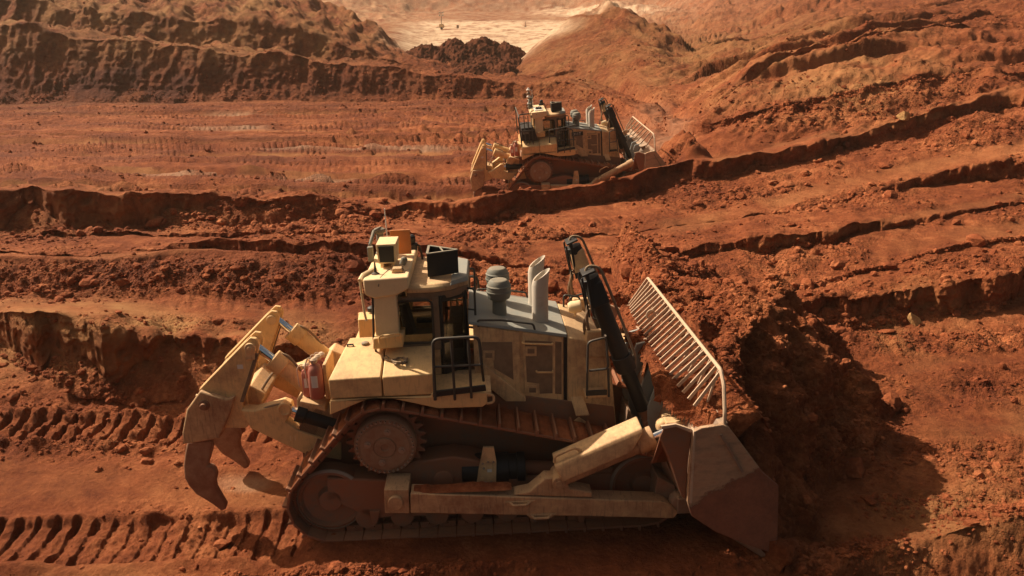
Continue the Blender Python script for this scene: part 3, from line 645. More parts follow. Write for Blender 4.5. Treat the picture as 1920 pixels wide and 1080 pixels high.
        for k in range(4):
            a = math.pi / 2 * k + 1.35; c = (SPK[0] + 0.30 * math.cos(a), SPK[1] + 0.30 * math.sin(a))
            mb.cyl((c[0], sg * -1.755, c[1]), (c[0], sg * -1.785, c[1]), 0.062, 14).cyl((c[0], sg * -1.78, c[1]), (c[0], sg * -1.81, c[1]), 0.035, 6)
        B(mb, 'final_drive', ('yellow_muddy', 'bolt'), bevel=0.004)
        # roller frame
        tf = MB(); Yf = -1.63
        tf.prism(PX([(613, 895), (738, 899), (752, 905), (752, 966), (700, 972), (650, 950), (640, 945), (632, 935), (613, 940)], Yf), sg * -1.66, sg * -1.12)
        tf.prism(PX([(745, 880), (775, 868), (850, 857), (880, 862), (905, 868), (905, 915), (745, 925)], Yf), sg * -1.62, sg * -1.12)
        z = 1.05
        tf.box(-0.7, 3.0, *yy(-1.60, -1.15), 0.52, 0.95)
        tf.prism([(-0.9, 0.45), (3.1, 0.45), (3.0, 0.30), (-0.8, 0.30)], *yy(-1.66, -1.60))
        tfo = B(tf, 'track_frame', 'steel', bevel=0.03)
        xa, za = S(900, 885, -1.4); xb, zb = S(990, 890, -1.4)
        B(MB().cyl((0.2, sg * -1.4, z + .06), (1.05, sg * -1.4, z + .04), 0.27, 28).cyl((1.05, sg * -1.4, z + .04), (1.2, sg * -1.4, z + .04), 0.24, 28).cyl((1.2, sg * -1.4, z + .03), (1.35, sg * -1.4, z + .03), 0.27, 28), 'recoil_tube', 'black')
        B(MB().cyl((1.30, sg * -1.4, z + .02), (2.95, sg * -1.4, 0.92), 0.13, 20), 'recoil_rod', 'steel')
        cx, cz = S(832, 899, -1.62)
        B(MB().lathe((cx, sg * -1.60, cz), [(0.18, 0), (0.18, 0.05), (0.15, 0.06), (0.02, 0.06)], (0, sg * -1, 0), 24), 'pivot_cover', 'steel', tfo)
        gb = MB().prism(PX([(906, 838), (926, 838), (931, 866), (930, 913), (893, 912), (897, 882)], -1.66), *yy(-1.68, -1.62)); gb.mi = 1
        for u_, v_ in ((905, 869), (915, 866), (925, 866), (907, 878), (899, 905), (910, 904), (921, 903)):
            bx_, bz_ = S(u_, v_, -1.68); gb.cyl((bx_, sg * -1.67, bz_), (bx_, sg * -1.70, bz_), .022, 6)
        br = B(gb, 'guard_bracket', ('yellow_dusty', 'bolt'), tfo, bevel=.006)
        bx_, bz_ = S(918, 883, -1.69); B(MB().box(bx_ - .04, bx_ + .04, *yy(-1.684, -1.68), bz_ - .03, bz_ + .03), 'sticker', 'white', br, bevel=0)
        for u0 in (693, 990, 1080):
            tf2 = MB().prism(PX([(u0, 958), (u0 + 20, 958), (u0 + 14, 980), (u0 + 5, 980)], -1.7), *yy(-1.72, -1.64)); B(tf2, 'roller_guard', 'steel', tfo)
        # push arm
        ya, yb = sg * -2.24, sg * -1.92
        pa = MB()
        arm = PX([(770, 923), (1240, 938), (1262, 950), (1272, 958), (1262, 970), (1100, 966), (770, 960)], -2.2)
        pa.prism(arm, ya, yb)
        pa.prism(PX([(962, 927), (992, 921), (1022, 896), (1058, 896), (1068, 915), (1110, 922), (1110, 932)], -2.2), sg * -2.22, sg * -1.94)
        pao = B(pa, 'push_arm', 'yellow_worn', bevel=0.02)
        x0, z0 = S(742, 940, -2.2)
        B(MB().prism(PX([(720, 918), (766, 918), (768, 962), (722, 962)], -2.2), sg * -2.21, sg * -1.66).cyl((x0, sg * -2.28, z0), (x0, sg * -1.6, z0), 0.13, 22), 'trunnion', 'yellow_worn')
        cx, cz = S(1048, 905, -2.26)
        B(MB().cyl((cx, sg * -2.30, cz), (cx, sg * -1.86, cz), 0.115, 22).cyl((cx, sg * -2.32, cz), (cx, sg * -2.30, cz), 0.06, 14), 'pivot_pin', 'yellow_worn', pao)
        for u, v in ((975, 945), (1015, 969)):
            x, z_ = S(u, v, -2.26)
            B(MB().tube([(x - .18, sg * -2.24, z_ + .03), (x - .12, sg * -2.30, z_), (x + .12, sg * -2.30, z_), (x + .18, sg * -2.24, z_ + .03)], 0.025).prism([(x - .26, z_ + .05), (x + .26, z_ + .05), (x + .17, z_ - .04), (x - .17, z_ - .04)], sg * -2.262, sg * -2.235), 'lifting_eye', 'yellow_worn', pao)
        # tilt cylinder with its shield
        p0 = S(1048, 895, -2.1); p1 = S(1228, 808, -1.95)
        d = Vector((p1[0] - p0[0], 0, p1[1] - p0[1])); L_ = d.length; d.normalize(); nrm = Vector((-d.z, 0, d.x))
        A0 = Vector((p0[0], sg * -2.1, p0[1])); 
        tc = MB().cyl(A0 + d * 0.05, A0 + d * (L_ * 0.90), 0.17, 26).cyl(A0 + d * (L_ * 0.80), A0 + d * (L_ * 0.97), 0.20, 26)
        tco = B(tc, 'tilt_cylinder', 'yellow_worn')
        B(MB().cyl(A0 + d * (L_ * 0.95), A0 + d * (L_ * 1.18), 0.085, 20), 'cylinder_rod', 'chrome', tco)
        if sg < 0:
            def sh(a, h, y): c = A0 + d * a + nrm * h; return (c.x, y, c.z)
            Ls = L_ * 0.90
            B(MB().loop([[sh(.05, .36, -2.30), sh(Ls, .36, -2.30), sh(Ls, .36, -1.86), sh(.05, .36, -1.86)], [sh(.05, .30, -2.34), sh(Ls, .30, -2.34), sh(Ls, .30, -1.82), sh(.05, .30, -1.82)],
                         [sh(.06, .02, -2.33), sh(Ls * .8, .02, -2.33), sh(Ls * .8, .02, -1.83), sh(.06, .02, -1.83)]]), 'cylinder_shield', 'yellow_dusty', tco, bevel=0.02)
            B(MB().tube([sh(.06, .37, -2.22), sh(.12, .48, -2.22), sh(.50, .48, -2.22), sh(.56, .37, -2.22)], 0.028, bend=.08), 'grab_handle', 'yellow_dusty', tco)
    # ---- tanks on the rear fenders
    for sg in (-1, 1):
        def sec(x, dx, zt):  # section of the tank across the machine at x
            return [(x, sg * -1.74, 2.76), (x, sg * -1.74, zt - 0.02), (x + dx * .75, sg * -1.12, zt + 0.20), (x + dx, sg * -0.5, zt + 0.26), (x + dx, sg * -0.5, 2.76)]
        B(MB().loop([sec(-1.97, 0.2, 3.13), sec(-1.085, 0, 3.14)]), 'fuel_tank', 'yellow', bevel=0.02)
        B(MB().loop([sec(-1.06, 0, 3.14), sec(-0.20, 0, 3.16)]), 'tool_locker', 'yellow', bevel=0.02)
        sk = PX([(618, 751), (808, 743), (808, 737), (912, 735), (914, 756), (905, 763), (822, 766), (742, 749), (700, 748), (678, 753), (619, 778)], -1.76)
        B(MB().prism(sk, sg * -1.77, sg * -0.95), 'fender', 'yellow', bevel=0.02)
        z_ = S(860, 737, -1.75)[1]
        B(MB().box(-0.19, 0.78, *sorted((sg * -1.74, sg * -0.75)), z_ - .10, z_ + .0), 'step_deck', 'yellow_dusty')
        B(MB().prism(PX([(812, 734), (910, 722), (912, 733), (812, 745)], -1.79), *sorted((sg * -1.80, sg * -1.75))), 'bumper_strip', 'black')
        # deck railing
        yv = sg * -1.79
        r = [S(u, v, -1.79) for u, v in ((816, 750), (812, 638), (900, 632), (905, 690), (899, 700), (905, 722))]
        rl = MB().tube([(x, yv, z) for x, z in r[:1] + [S(811, 636, -1.79)] + [S(898, 631, -1.79), S(903, 683, -1.79)]], 0.028, bend=0.12)
        a, b_ = S(812, 688, -1.79), S(902, 684, -1.79); rl.tube([(a[0], yv, a[1]), (b_[0], yv, b_[1])], 0.022)
        for u0, v0, u1, v1 in ((846, 636, 853, 750), (878, 634, 884, 746)):
            a, b_ = S(u0, v0, -1.79), S(u1, v1, -1.79); rl.tube([(a[0], yv, a[1]), (b_[0], yv, b_[1])], 0.024)
        a, b_ = S(903, 683, -1.79), S(907, 722, -1.79); rl.tube([(a[0], yv, a[1]), (b_[0], yv * .9, b_[1])], 0.024)
        B(rl, 'deck_railing', 'rail', bevel=0)
        # step hanging at the fender's front corner
        a = S(915, 745, -1.7)
        B(MB().tube([(a[0] - .05, yv * .97, a[1] + .1), (a[0] + .1, yv * .97, a[1] + .05), (a[0] + .1, yv * .97, a[1] - .08), (a[0] - .03, yv * .97, a[1] - .10)], 0.022, bend=.05), 'grab_loop', 'yellow_dusty', bevel=0)
    x0, z0 = S(660, 648, -.75); 
    B(MB().tube([(x0 - .06, -.85, z0), (x0 - .06, -.85, z0 + .06), (x0 + .04, -.85, z0 + .06), (x0 + .04, -.85, z0)], 0.018), 'filler_latch', 'black', bevel=0)
    B(MB().lathe((-1.45, -.8, 3.36), [(0.07, 0), (0.07, .04), (0.03, .06)]), 'filler_cap', 'grey')
    B(MB().lathe((-1.55, 1.0, 3.38), [(0.10, 0), (0.10, .08), (0.05, .11)]), 'filler_cap', 'black')
    # coiled lanyard lying on the tool locker
    cx, cz = S(750, 683, -1.45); rr = random.Random(3); mb = MB()
    pth = [(cx + (0.11 + 0.03 * math.sin(k * 1.9)) * math.cos(k * .8), -1.42 + 0.12 * math.sin(k * .8), cz + 0.03 + 0.012 * (k % 5)) for k in range(34)]
    mb.tube(pth, 0.014, 6); mb.tube([(cx - .1, -1.42, cz + .03), (cx - .24, -1.36, cz + .06), (cx - .3, -1.30, cz + .09), (cx - .25, -1.26, cz + .1), (cx - .2, -1.32, cz + .07)], 0.012, 6)
    B(mb, 'coiled_lanyard', 'hose', bevel=0)
    # ---- cab
    cabz = 2.92
    zr = 4.38
    plan_ = [(-0.95, -0.98), (-0.10, -0.98), (0.38, -0.62), (0.38, 0.62), (-0.10, 0.98), (-0.95, 0.98)]
    B(MB().plan([(x * 1.0, y) for x, y in plan_], 2.5, 2.80), 'cab_floor', 'black')
    B(MB().plan([(-0.97, -0.99), (-0.10, -0.99), (-0.10, -0.90), (-0.97, -0.90)], 2.8, 3.30).plan([(-0.97, 0.99), (-0.10, 0.99), (-0.10, 0.90), (-0.97, 0.90)], 2.8, 3.30).plan([(0.36, -0.60), (0.40, -0.60), (0.40, 0.60), (0.36, 0.60)], 2.8, 3.7).plan([(-0.98, -.9), (-.94, -.9), (-.94, .9), (-.98, .9)], 2.8, 3.45), 'cab_panel', 'yellow_dusty')
    roof = [(-0.62, -1.02), (-0.16, -1.02), (0.12, -0.92), (0.44, -0.62), (0.46, 0.62), (0.12, 0.92), (-0.16, 1.02), (-0.62, 1.02)]
    ro = B(MB().loop([[(x, y, zr - .02) for x, y in roof], [(x, y, zr + .06) for x, y in roof], [(x * .97, y * .93, zr + .12) for x, y in roof]]), 'cab_roof', 'yellow_dusty', bevel=0.02)
    B(MB().loop([[(x * 1.0, y * 0.97, zr - .16) for x, y in roof], [(x * 1.01, y * 0.985, zr - .02) for x, y in roof]]), 'roof_band', 'steel_brown')
    B(MB().loop([[(0.13, -.93, zr + .062), (.45, -.63, zr + .062), (.47, .63, zr + .062), (.13, .93, zr + .062)], [(0.15, -.85, zr + .135), (.42, -.58, zr + .135), (.44, .58, zr + .135), (.15, .85, zr + .135)]]), 'roof_front_plate', 'hood', ro)
    for sg in (-1, 1):
        def yv(a): return sg * a
        fr = MB()
        # side window surround with rounded corners: outer ring minus opening
        wo = PX([(741, 556), (812, 541), (816, 640), (743, 640)], -.98); 
        B(MB().box(-0.97, -0.82, *sorted((yv(-1.0), yv(-0.90))), 3.28, zr - .1).box(-0.20, -0.08, *sorted((yv(-1.0), yv(-0.90))), 3.28, zr - .1).box(-0.82, -0.20, *sorted((yv(-1.0), yv(-0.90))), 4.22, zr - .1).box(-0.82, -0.20, *sorted((yv(-1.0), yv(-0.90))), 3.28, 3.42), 'window_surround', 'steel_brown')
        B(MB().tube([(-.81, yv(-1.005), 3.43), (-.81, yv(-1.005), 4.22), (-.20, yv(-1.005), 4.22), (-.20, yv(-1.005), 3.43), (-.81, yv(-1.005), 3.43), (-.81, yv(-1.005), 3.6)], 0.022, 6, bend=.1), 'window_seal', 'rubber', bevel=0)
        B(MB().box(-0.82, -0.20, *sorted((yv(-0.955), yv(-0.945))), 3.42, 4.22), 'side_window', 'glass', bevel=0)
        # angled door
        a, c = Vector((-0.08, yv(-0.98), 0)), Vector((0.39, yv(-0.62), 0)); dv = c - a
        def P3(t, z, o=0.0): q = a + dv * t; nn = Vector((-dv.y, dv.x, 0)).normalized() * (-sg * -1) * o; return (q.x + nn.x, q.y + nn.y, z)
        dr = MB()
        for t0, t1, z0_, z1_ in ((0, .10, 2.8, zr - .1), (.90, 1.0, 2.8, zr - .1), (.1, .9, zr - .22, zr - .1), (.1, .9, 2.8, 2.95), (.1, .9, 3.38, 3.44)):
            dr.loop([[P3(t0, z0_, -.03), P3(t1, z0_, -.03), P3(t1, z1_, -.03), P3(t0, z1_, -.03)], [P3(t0, z0_, .03), P3(t1, z0_, .03), P3(t1, z1_, .03), P3(t0, z1_, .03)]])
        do = B(dr, 'cab_door', 'black')
        B(MB().loop([[P3(.1, 2.95, -.005), P3(.9, 2.95, -.005), P3(.9, zr - .22, -.005), P3(.1, zr - .22, -.005)], [P3(.1, 2.95, .005), P3(.9, 2.95, .005), P3(.9, zr - .22, .005), P3(.1, zr - .22, .005)]]), 'door_window', 'glass', do, bevel=0)
        h0, h1 = P3(.18, 3.0, sg * .07), P3(.18, 3.75, sg * .07)
        B(MB().tube([P3(.18, 3.0), h0, h1, P3(.18, 3.75)], 0.016, bend=.05), 'door_handle', 'rail', do, bevel=0)
        h0 = S(874, 520, -.6); 
        B(MB().tube([(0.42, yv(-.62), 3.55), (0.55, yv(-.68), 3.55), (0.55, yv(-.68), 4.3), (0.42, yv(-.62), 4.3)], 0.02, bend=.08).tube([(0.42, yv(-.62), 3.9), (0.55, yv(-.68), 3.9)], .016), 'grab_rail', 'rail', bevel=0)
    B(MB().box(0.37, 0.38, -.56, .56, 3.72, zr - .16), 'windscreen', 'glass', bevel=0)
    B(MB().box(-.965, -.955, -.88, .88, 3.46, zr - .1), 'rear_window', 'glass', bevel=0)
    st = B(MB().box(-.72, -.2, -.3, .3, 2.95, 3.25).loop([[(-.78, -.27, 3.2), (-.6, -.27, 3.2), (-.6, .27, 3.2), (-.78, .27, 3.2)], [(-.88, -.24, 3.9), (-.74, -.24, 3.9), (-.74, .24, 3.9), (-.88, .24, 3.9)]]).box(-.9, -.76, -.14, .14, 3.9, 4.06), 'seat', 'seat', bevel=.05)
    B(MB().box(-.62, -.15, -.5, -.38, 3.3, 3.4).box(-.62, -.15, .38, .5, 3.3, 3.4), 'armrest', 'seat', st, bevel=.03)
    B(MB().box(.05, .3, -.5, .5, 3.1, 3.6).cyl((-.1, .2, 2.9), (-.14, .2, 3.5), .03, 8), 'console', 'seat')
    # ---- roll-over canopy
    cz_ = PX([(680, 524), (766, 519), (767, 541), (745, 553), (702, 560), (684, 553)], -1.15)
    rp = B(MB().prism(cz_, -1.17, 1.17), 'rops_canopy', 'cream', bevel=0.03)
    for sg in (-1, 1):
        leg = PX([(700, 556), (743, 550), (750, 636), (706, 640)], -1.1)
        lo_ = B(MB().prism(leg, sg * -1.13, sg * -0.86), 'rops_post', 'cream', bevel=0.02)
        foot = PX([(700, 633), (757, 627), (756, 650), (700, 654)], -1.2)
        B(MB().prism(foot, sg * -1.24, sg * -0.80), 'post_foot', 'yellow', lo_, bevel=0.02)
        a, b_ = S(711, 630, -1.28), S(752, 624, -1.28); zb = S(711, 645, -1.28)[1]
        B(MB().tube([(a[0], sg * -1.27, zb), (a[0], sg * -1.30, a[1]), (b_[0], sg * -1.30, b_[1]), (b_[0], sg * -1.24, zb + .03)], 0.02, bend=.05), 'grab_handle', 'yellow', lo_, bevel=0)
        B(MB().tube([(a[0] - .1, sg * -1.1, 3.3), (a[0] - .12, sg * -1.15, 3.6), (a[0] - .1, sg * -1.12, 4.0), (a[0] - .08, sg * -1.12, 4.4)], 0.02), 'cable', 'rubber', lo_, bevel=0)
    zt = 4.68
    # equipment on the canopy
    eb = B(MB().loop([[(-1.14, -.52, zt + .10), (-.83, -.52, zt + .10), (-.83, .05, zt + .10), (-1.14, .05, zt + .10)], [(-1.16, -.55, zt + .46), (-.81, -.55, zt + .46), (-.81, .05, zt + .46), (-1.16, .05, zt + .46)]]), 'camera_box', 'cream', key='roofkit', bevel=.01)
    B(MB().loop([[(-1.11, -.545, zt + .13), (-.86, -.545, zt + .13), (-.86, -.52, zt + .13), (-1.11, -.52, zt + .13)], [(-1.12, -.565, zt + .42), (-.85, -.565, zt + .42), (-.85, -.53, zt + .42), (-1.12, -.53, zt + .42)]]), 'camera_screen', 'black', eb, bevel=.006)
    B(MB().box(-1.12, -1.05, -.45, 0, zt, zt + .1).box(-.92, -.85, -.45, 0, zt, zt + .1), 'box_foot', 'cream', eb)
    B(MB().box(-1.0, -.62, .30, .34, zt + .05, zt + .52), 'orange_plate', 'orange', key='roofkit')
    an = B(MB().lathe((-1.22, .55, zt), [(.10, 0), (.10, .05), (.07, .06), (.07, .42), (.11, .44), (.11, .5), (.04, .53)]), 'satellite_antenna', 'grey', key='roofkit')
    B(MB().tube([(-1.34, .2, zt + .02), (-1.36, .15, zt + .3), (-1.30, .35, zt + .5), (-1.2, .55, zt + .52)], .035).box(-1.40, -1.30, .0, .12, zt + .0, zt + .28), 'antenna_bracket', 'grey', an)
    B(MB().cyl((-1.10, .75, zt), (-1.12, .75, zt + .85), .016, 8, .01), 'whip_antenna', 'white', key='roofkit', bevel=0)
    B(MB().lathe((-1.16, -.85, zt), [(.07, 0), (.07, .02), (.025, .05), (.014, .2), (.003, .24)]), 'short_antenna', 'rubber', key='roofkit', bevel=0)
    bx = B(MB().prism([(-.88, zt), (-.66, zt), (-.70, zt + .10), (-.86, zt + .10)], -.88, -.72), 'junction_box', 'yellow_dusty', key='roofkit')
    B(MB().lathe((-.70, -.72, zt + .12), [(.05, 0), (.06, .03), (.06, .12), (.03, .15)], (.4, .3, 1)), 'gps_receiver', 'grey', key='roofkit', bevel=.004)
    B(MB().box(-.80, -.55, .75, .95, zt, zt + .12).lathe((-.66, .85, zt + .12), [(.07, 0), (.085, .05), (.085, .14), (.04, .18)]), 'roof_camera', 'black', key='roofkit')
    B(MB().tube([(-.60, .85, zt + .12), (-.50, .8, zt + .08), (-.46, .75, zt - .1), (-.42, .72, zt - .45)], .025), 'camera_cable', 'rubber', key='roofkit', bevel=0)
    B(MB().tube([(-.86, -.8, zt + .05), (-.95, -.62, zt + .02), (-1.02, -.9, zt + .01), (-1.05, -1.10, zt + .01), (-1.08, -1.19, zt - .12)], .010, 6), 'wire', 'hose', key='roofkit', bevel=0)
    B(MB().tube([(-1.20, -.6, zt + .03), (-1.36, -.95, zt + .02), (-1.40, -1.08, zt - .04)], .045, 8).tube([(-1.40, -1.08, zt - .04), (-1.36, -1.14, zt - .6), (-1.34, -1.14, zt - .75)], .022), 'mirror_arm', 'cream', key='roofkit', bevel=0)
    # triangular black warning lamp housing on the cab roof
    wl = MB(); zb, ztp = zr + .15, zr + .57
    tri = [(-.26, -.62), (.27, -.40), (-.26, -.02)]
    for (a, c) in ((0, 1), (1, 2), (2, 0)):
        p, q = Vector((*tri[a], 0)), Vector((*tri[c], 0)); dv = (q - p).normalized(); nn = Vector((-dv.y, dv.x, 0)) * .012
        wl.loop([[(p + nn).to_tuple()[:2] + (zb,), (q + nn).to_tuple()[:2] + (zb,), (q - nn).to_tuple()[:2] + (zb,), (p - nn).to_tuple()[:2] + (zb,)], [(p + nn).to_tuple()[:2] + (ztp,), (q + nn).to_tuple()[:2] + (ztp,), (q - nn).to_tuple()[:2] + (ztp,), (p - nn).to_tuple()[:2] + (ztp,)]])
    wo = B(wl, 'warning_sign_box', 'black', key='signbox', bevel=.004)
    mb = MB()
    for (a, c) in ((0, 1), (1, 2), (2, 0)): mb.bar((*tri[a], ztp + .01), (*tri[c], ztp + .01), .045, .02)
    mb.bar((.02, -.50, ztp + .01), (-.05, -.18, ztp + .01), .03, .018)
    B(mb, 'sign_rim', 'grey', wo, bevel=.004)
    B(MB().cyl((-.2, -.56, zr + .08), (-.2, -.56, zb), .018, 8).cyl((.17, -.42, zr + .1), (.17, -.42, zb), .018, 8).cyl((-.2, -.1, zr + .1), (-.2, -.1, zb), .018, 8), 'sign_leg', 'yellow_dusty', wo, bevel=0)
    # ---- engine compartment
    zq = lambda x: 3.76 + (x - 0.58) * (3.47 - 3.76) / 1.57
    body = [(0.50, 2.15), (0.50, zq(.5) - .03), (2.16, zq(2.16) - .03), (2.16, 1.62), (1.2, 1.95)]
    B(MB().prism(body, -0.93, 0.93), 'engine_body', 'yellow_dusty', bevel=.01)
    B(MB().loop([[(0.42, -.97, zq(.42) - .06), (2.18, -.97, zq(2.18) - .06), (2.18, .97, zq(2.18) - .06), (.42, .97, zq(.42) - .06)], [(0.42, -.955, zq(.42) - .005), (2.18, -.955, zq(2.18) - .005), (2.18, .955, zq(2.18) - .005), (.42, .955, zq(.42) - .005)],
                 [(0.42, -.70, zq(.42) + .035), (2.18, -.70, zq(2.18) + .035), (2.18, .70, zq(2.18) + .035), (.42, .70, zq(.42) + .035)]]), 'engine_hood', 'hood', bevel=.008)
    nose = [(2.19, 1.45), (2.19, zq(2.19) + .03), (2.55, zq(2.55) + .02), (2.86, 3.22), (2.98, 2.95), (3.12, 1.50), (2.9, 1.28)]
    def shrink(k): return [(x, z) for x, z in nose]
    top2 = [(2.19, 1.45), (2.19, zq(2.19) - .06), (2.55, zq(2.55) - .07), (2.84, 3.12), (2.98, 2.9), (3.12, 1.50), (2.9, 1.28)]
    B(MB().loop([[(x, -.97, z) for x, z in top2], [(x, -.70, z) for x, z in nose], [(x, .70, z) for x, z in nose], [(x, .97, z) for x, z in top2]]), 'radiator_guard', 'yellow_dusty', bevel=.02)
    for sg in (-1, 1):
        def on(pts, a, b_): return MB().prism(PX(pts, -.95), sg * a, sg * b_)
        B(on([(1057, 627), (1063, 627), (1063, 787), (1057, 785)], -.945, -.93), 'seam', 'black', bevel=0)
        d1 = B(on([(899, 612), (974, 622), (976, 742), (940, 740), (902, 690)], -.955, -.93), 'engine_door', 'yellow_dusty')
        B(on([(903, 641), (960, 641), (963, 712), (926, 690), (925, 668), (903, 667)], -.960, -.95), 'door_screen', 'grille', d1, bevel=.004)
        d2 = B(on([(979, 622), (1055, 632), (1055, 768), (1010, 745), (984, 742)], -.955, -.93), 'engine_door', 'yellow_dusty')
        B(on([(984, 638), (1036, 640), (1036, 737), (1012, 738), (1011, 719), (988, 716)], -.960, -.95), 'door_screen', 'grille', d2, bevel=.004)
        B(on([(1041, 640), (1053, 641), (1053, 739), (1041, 738)], -.960, -.95), 'door_screen', 'grille', d2, bevel=.004)
        for uu, vv, dd in ((906, 657, d1), (985, 649, d2), (988, 722, d2)):
            B(on([(uu, vv), (uu + 21, vv), (uu + 21, vv + 18), (uu, vv + 18)], -.972, -.955), 'latch_plate', 'yellow_dusty', dd, bevel=.004)
            B(on([(uu + 4, vv + 4), (uu + 17, vv + 4), (uu + 17, vv + 13), (uu + 4, vv + 13)], -.978, -.97), 'latch', 'grille', dd, bevel=.003)
        for (u0, v0, u1, v1) in ((980, 643, 1036, 645), (1006, 697, 1037, 697)):
            a, b_ = S(u0, v0, -1.0), S(u1, v1, -1.0)
            B(MB().tube([(a[0], sg * -.95, a[1]), (a[0], sg * -1.03, a[1]), (b_[0], sg * -1.03, b_[1]), (b_[0], sg * -.95, b_[1])], .018, bend=.04), 'door_handle', 'yellow', d2, bevel=0)
        B(on([(903, 676), (960, 722), (985, 742), (985, 748), (948, 748), (904, 712)], -1.06, -.93), 'belt_guard', 'yellow_dusty')
        B(on([(1075, 787), (1085, 780), (1100, 790), (1100, 803), (1085, 802)], -1.0, -.95), 'tow_lug', 'yellow_dusty')
        B(on([(900, 738), (1062, 768), (1064, 800), (905, 770)], -.945, -.90), 'side_skirt', 'yellow_dusty')
        # hood handrail
        hr = [S(u, v, -.95) for u, v in ((897, 613), (895, 601), (940, 601), (1000, 608), (1003, 620))]
        B(MB().tube([(x, sg * -.93, z) for x, z in hr], .02, bend=.05), 'hood_rail', 'rail', bevel=0)
        # steps at the radiator
        stp = [S(u, v, -1.25) for u, v in ((1100, 745), (1102, 640), (1107, 637), (1136, 631), (1140, 690), (1104, 694))]
        B(MB().tube([(stp[0][0], sg * -1.28, stp[0][1]), (stp[1][0], sg * -1.28, stp[1][1]), (stp[3][0], sg * -1.28, stp[3][1]), (stp[4][0], sg * -1.28, stp[4][1]), (stp[5][0], sg * -1.28, stp[5][1])], .022, bend=.08)
          .tube([(stp[3][0], sg * -1.28, stp[3][1]), (stp[3][0] - .02, sg * -1.0, stp[3][1] + .08), (stp[3][0] - .02, sg * -.96, stp[3][1] - .35)], .022, bend=.08).tube([(stp[4][0], sg * -1.28, stp[4][1]), (stp[4][0] + .02, sg * -1.28, stp[4][1] - .55)], .022), 'step_rail', 'rail', bevel=0)
        sx0, sz0 = S(1098, 740, -1.30); sx1 = S(1138, 735, -1.30)[0]
        so = B(MB().box(sx0, sx1, *sorted((sg * -1.30, sg * -.96)), sz0 - .07, sz0 - .02), 'step', 'yellow_dusty')
        B(MB().box(sx0 + .02, sx1, *sorted((sg * -1.32, sg * -1.30)), sz0 - .02, sz0 + .09), 'kick_plate', 'black', so)
        lx, lz = S(1070, 745, -1.0); lx1, lz1 = S(1095, 778, -1.15)
        B(MB().loop([[(lx, sg * -.97, lz), (lx + .24, sg * -.97, lz), (lx + .24, sg * -.95, lz - .03), (lx, sg * -.95, lz - .03)], [(lx + .08, sg * -1.16, lz1), (lx + .33, sg * -1.16, lz1), (lx + .33, sg * -1.14, lz1 - .03), (lx + .08, sg * -1.14, lz1 - .03)]]), 'step', 'yellow_dusty')
        # lift cylinders at the radiator
        yc = sg * -1.12
        top = S(1104, 520, -1.12); pv = S(1128, 575, -1.12); low = S(1216, 792, -1.12)
        d = Vector((low[0] - top[0], 0, low[1] - top[1])); L_ = d.length; d.normalize(); nrm = Vector((d.z, 0, -d.x)); T = Vector((top[0], yc, top[1]))
        def lp(a, h, y): c = T + d * a + nrm * h; return (c.x, yc + y, c.z)
        lc = B(MB().cyl(lp(.12, 0, 0), lp(L_ * .60, 0, 0), .155, 26).cyl(lp(L_ * .52, 0, 0), lp(L_ * .62, 0, 0), .185, 26).cyl(lp(.0, 0, 0), lp(.16, 0, 0), .17, 26), 'lift_cylinder', 'black')
        B(MB().cyl(lp(L_ * .6, 0, 0), lp(L_ * .9, 0, 0), .13, 20), 'rod_guard', 'black', lc)
        B(MB().cyl(lp(L_ * .88, 0, 0), lp(L_, 0, 0), .09, 16).cyl(lp(L_, 0, -.14), lp(L_, 0, .14), .11, 16), 'cylinder_rod', 'steel', lc)
        fr = MB()
        fr.loop([[lp(-.12, -.02, -.20), lp(.62, .16, -.20), lp(.62, .20, -.20), lp(-.12, .04, -.20)], [lp(-.12, -.02, -.16), lp(.62, .16, -.16), lp(.62, .20, -.16), lp(-.12, .04, -.16)]])
        for hh in (-.19, .19):
            fr.loop([[lp(-.10, .10, hh - .015), lp(.62, .24, hh - .015), lp(.62, .27, hh - .015), lp(-.10, .14, hh - .015)], [lp(-.10, .10, hh + .015), lp(.62, .24, hh + .015), lp(.62, .27, hh + .015), lp(-.10, .14, hh + .015)]])
        fr.loop([[lp(-.14, .10, -.20), lp(-.10, .10, -.20), lp(-.10, -.14, -.20), lp(-.14, -.14, -.20)], [lp(-.14, .10, .20), lp(-.10, .10, .20), lp(-.10, -.14, .20), lp(-.14, -.14, .20)]])
        B(fr, 'cylinder_yoke', 'black' , lc)
        B(MB().loop([[lp(.10, .10, -.16), lp(.10, -.18, -.16), lp(.10, -.18, .16), lp(.10, .10, .16)], [lp(.50, .16, -.22), lp(.50, -.17, -.22), lp(.50, -.17, .2), lp(.50, .16, .2)]]), 'valve_block', 'yellow_dusty' if sg < 0 else 'black', lc, bevel=.02)
        B(MB().tube([lp(.02, .06, -.05), lp(-.22, -.02, 0), lp(-.10, -.24, .02), lp(.3, -.25, 0), lp(L_ * .55, -.24, 0), lp(L_ * .62, -.16, 0)], .026, bend=.12), 'hose', 'hose', lc, bevel=0)
        B(MB().tube([lp(.5, .2, .1), lp(.8, .34, .12), lp(1.1, .36, .25), lp(1.35, .30, .4)], .03, bend=.15).tube([lp(.55, .2, .05), lp(.85, .40, .2), lp(1.2, .46, .4)], .03, bend=.15), 'hose', 'hose', lc, bevel=0)
        B(MB().box(pv[0] - .25, pv[0] + .12, *sorted((sg * -1.0, sg * -.86)), 3.0, 3.52), 'cylinder_bracket', 'yellow_dusty', bevel=.03)
        # head lamp
        hx, hz = 2.45, zq(2.45) + .18
        if sg > 0: B(MB().cyl((hx, sg * -.55 + .5, hz - .12), (hx, sg * -.55 + .5, hz), .03, 8).lathe((hx - .14, sg * -.55 + .5, hz + .06), [(.08, 0), (.12, .06), (.12, .24), (.10, .26), (.02, .24)], (1, 0, .1)), 'head_lamp', 'cream')
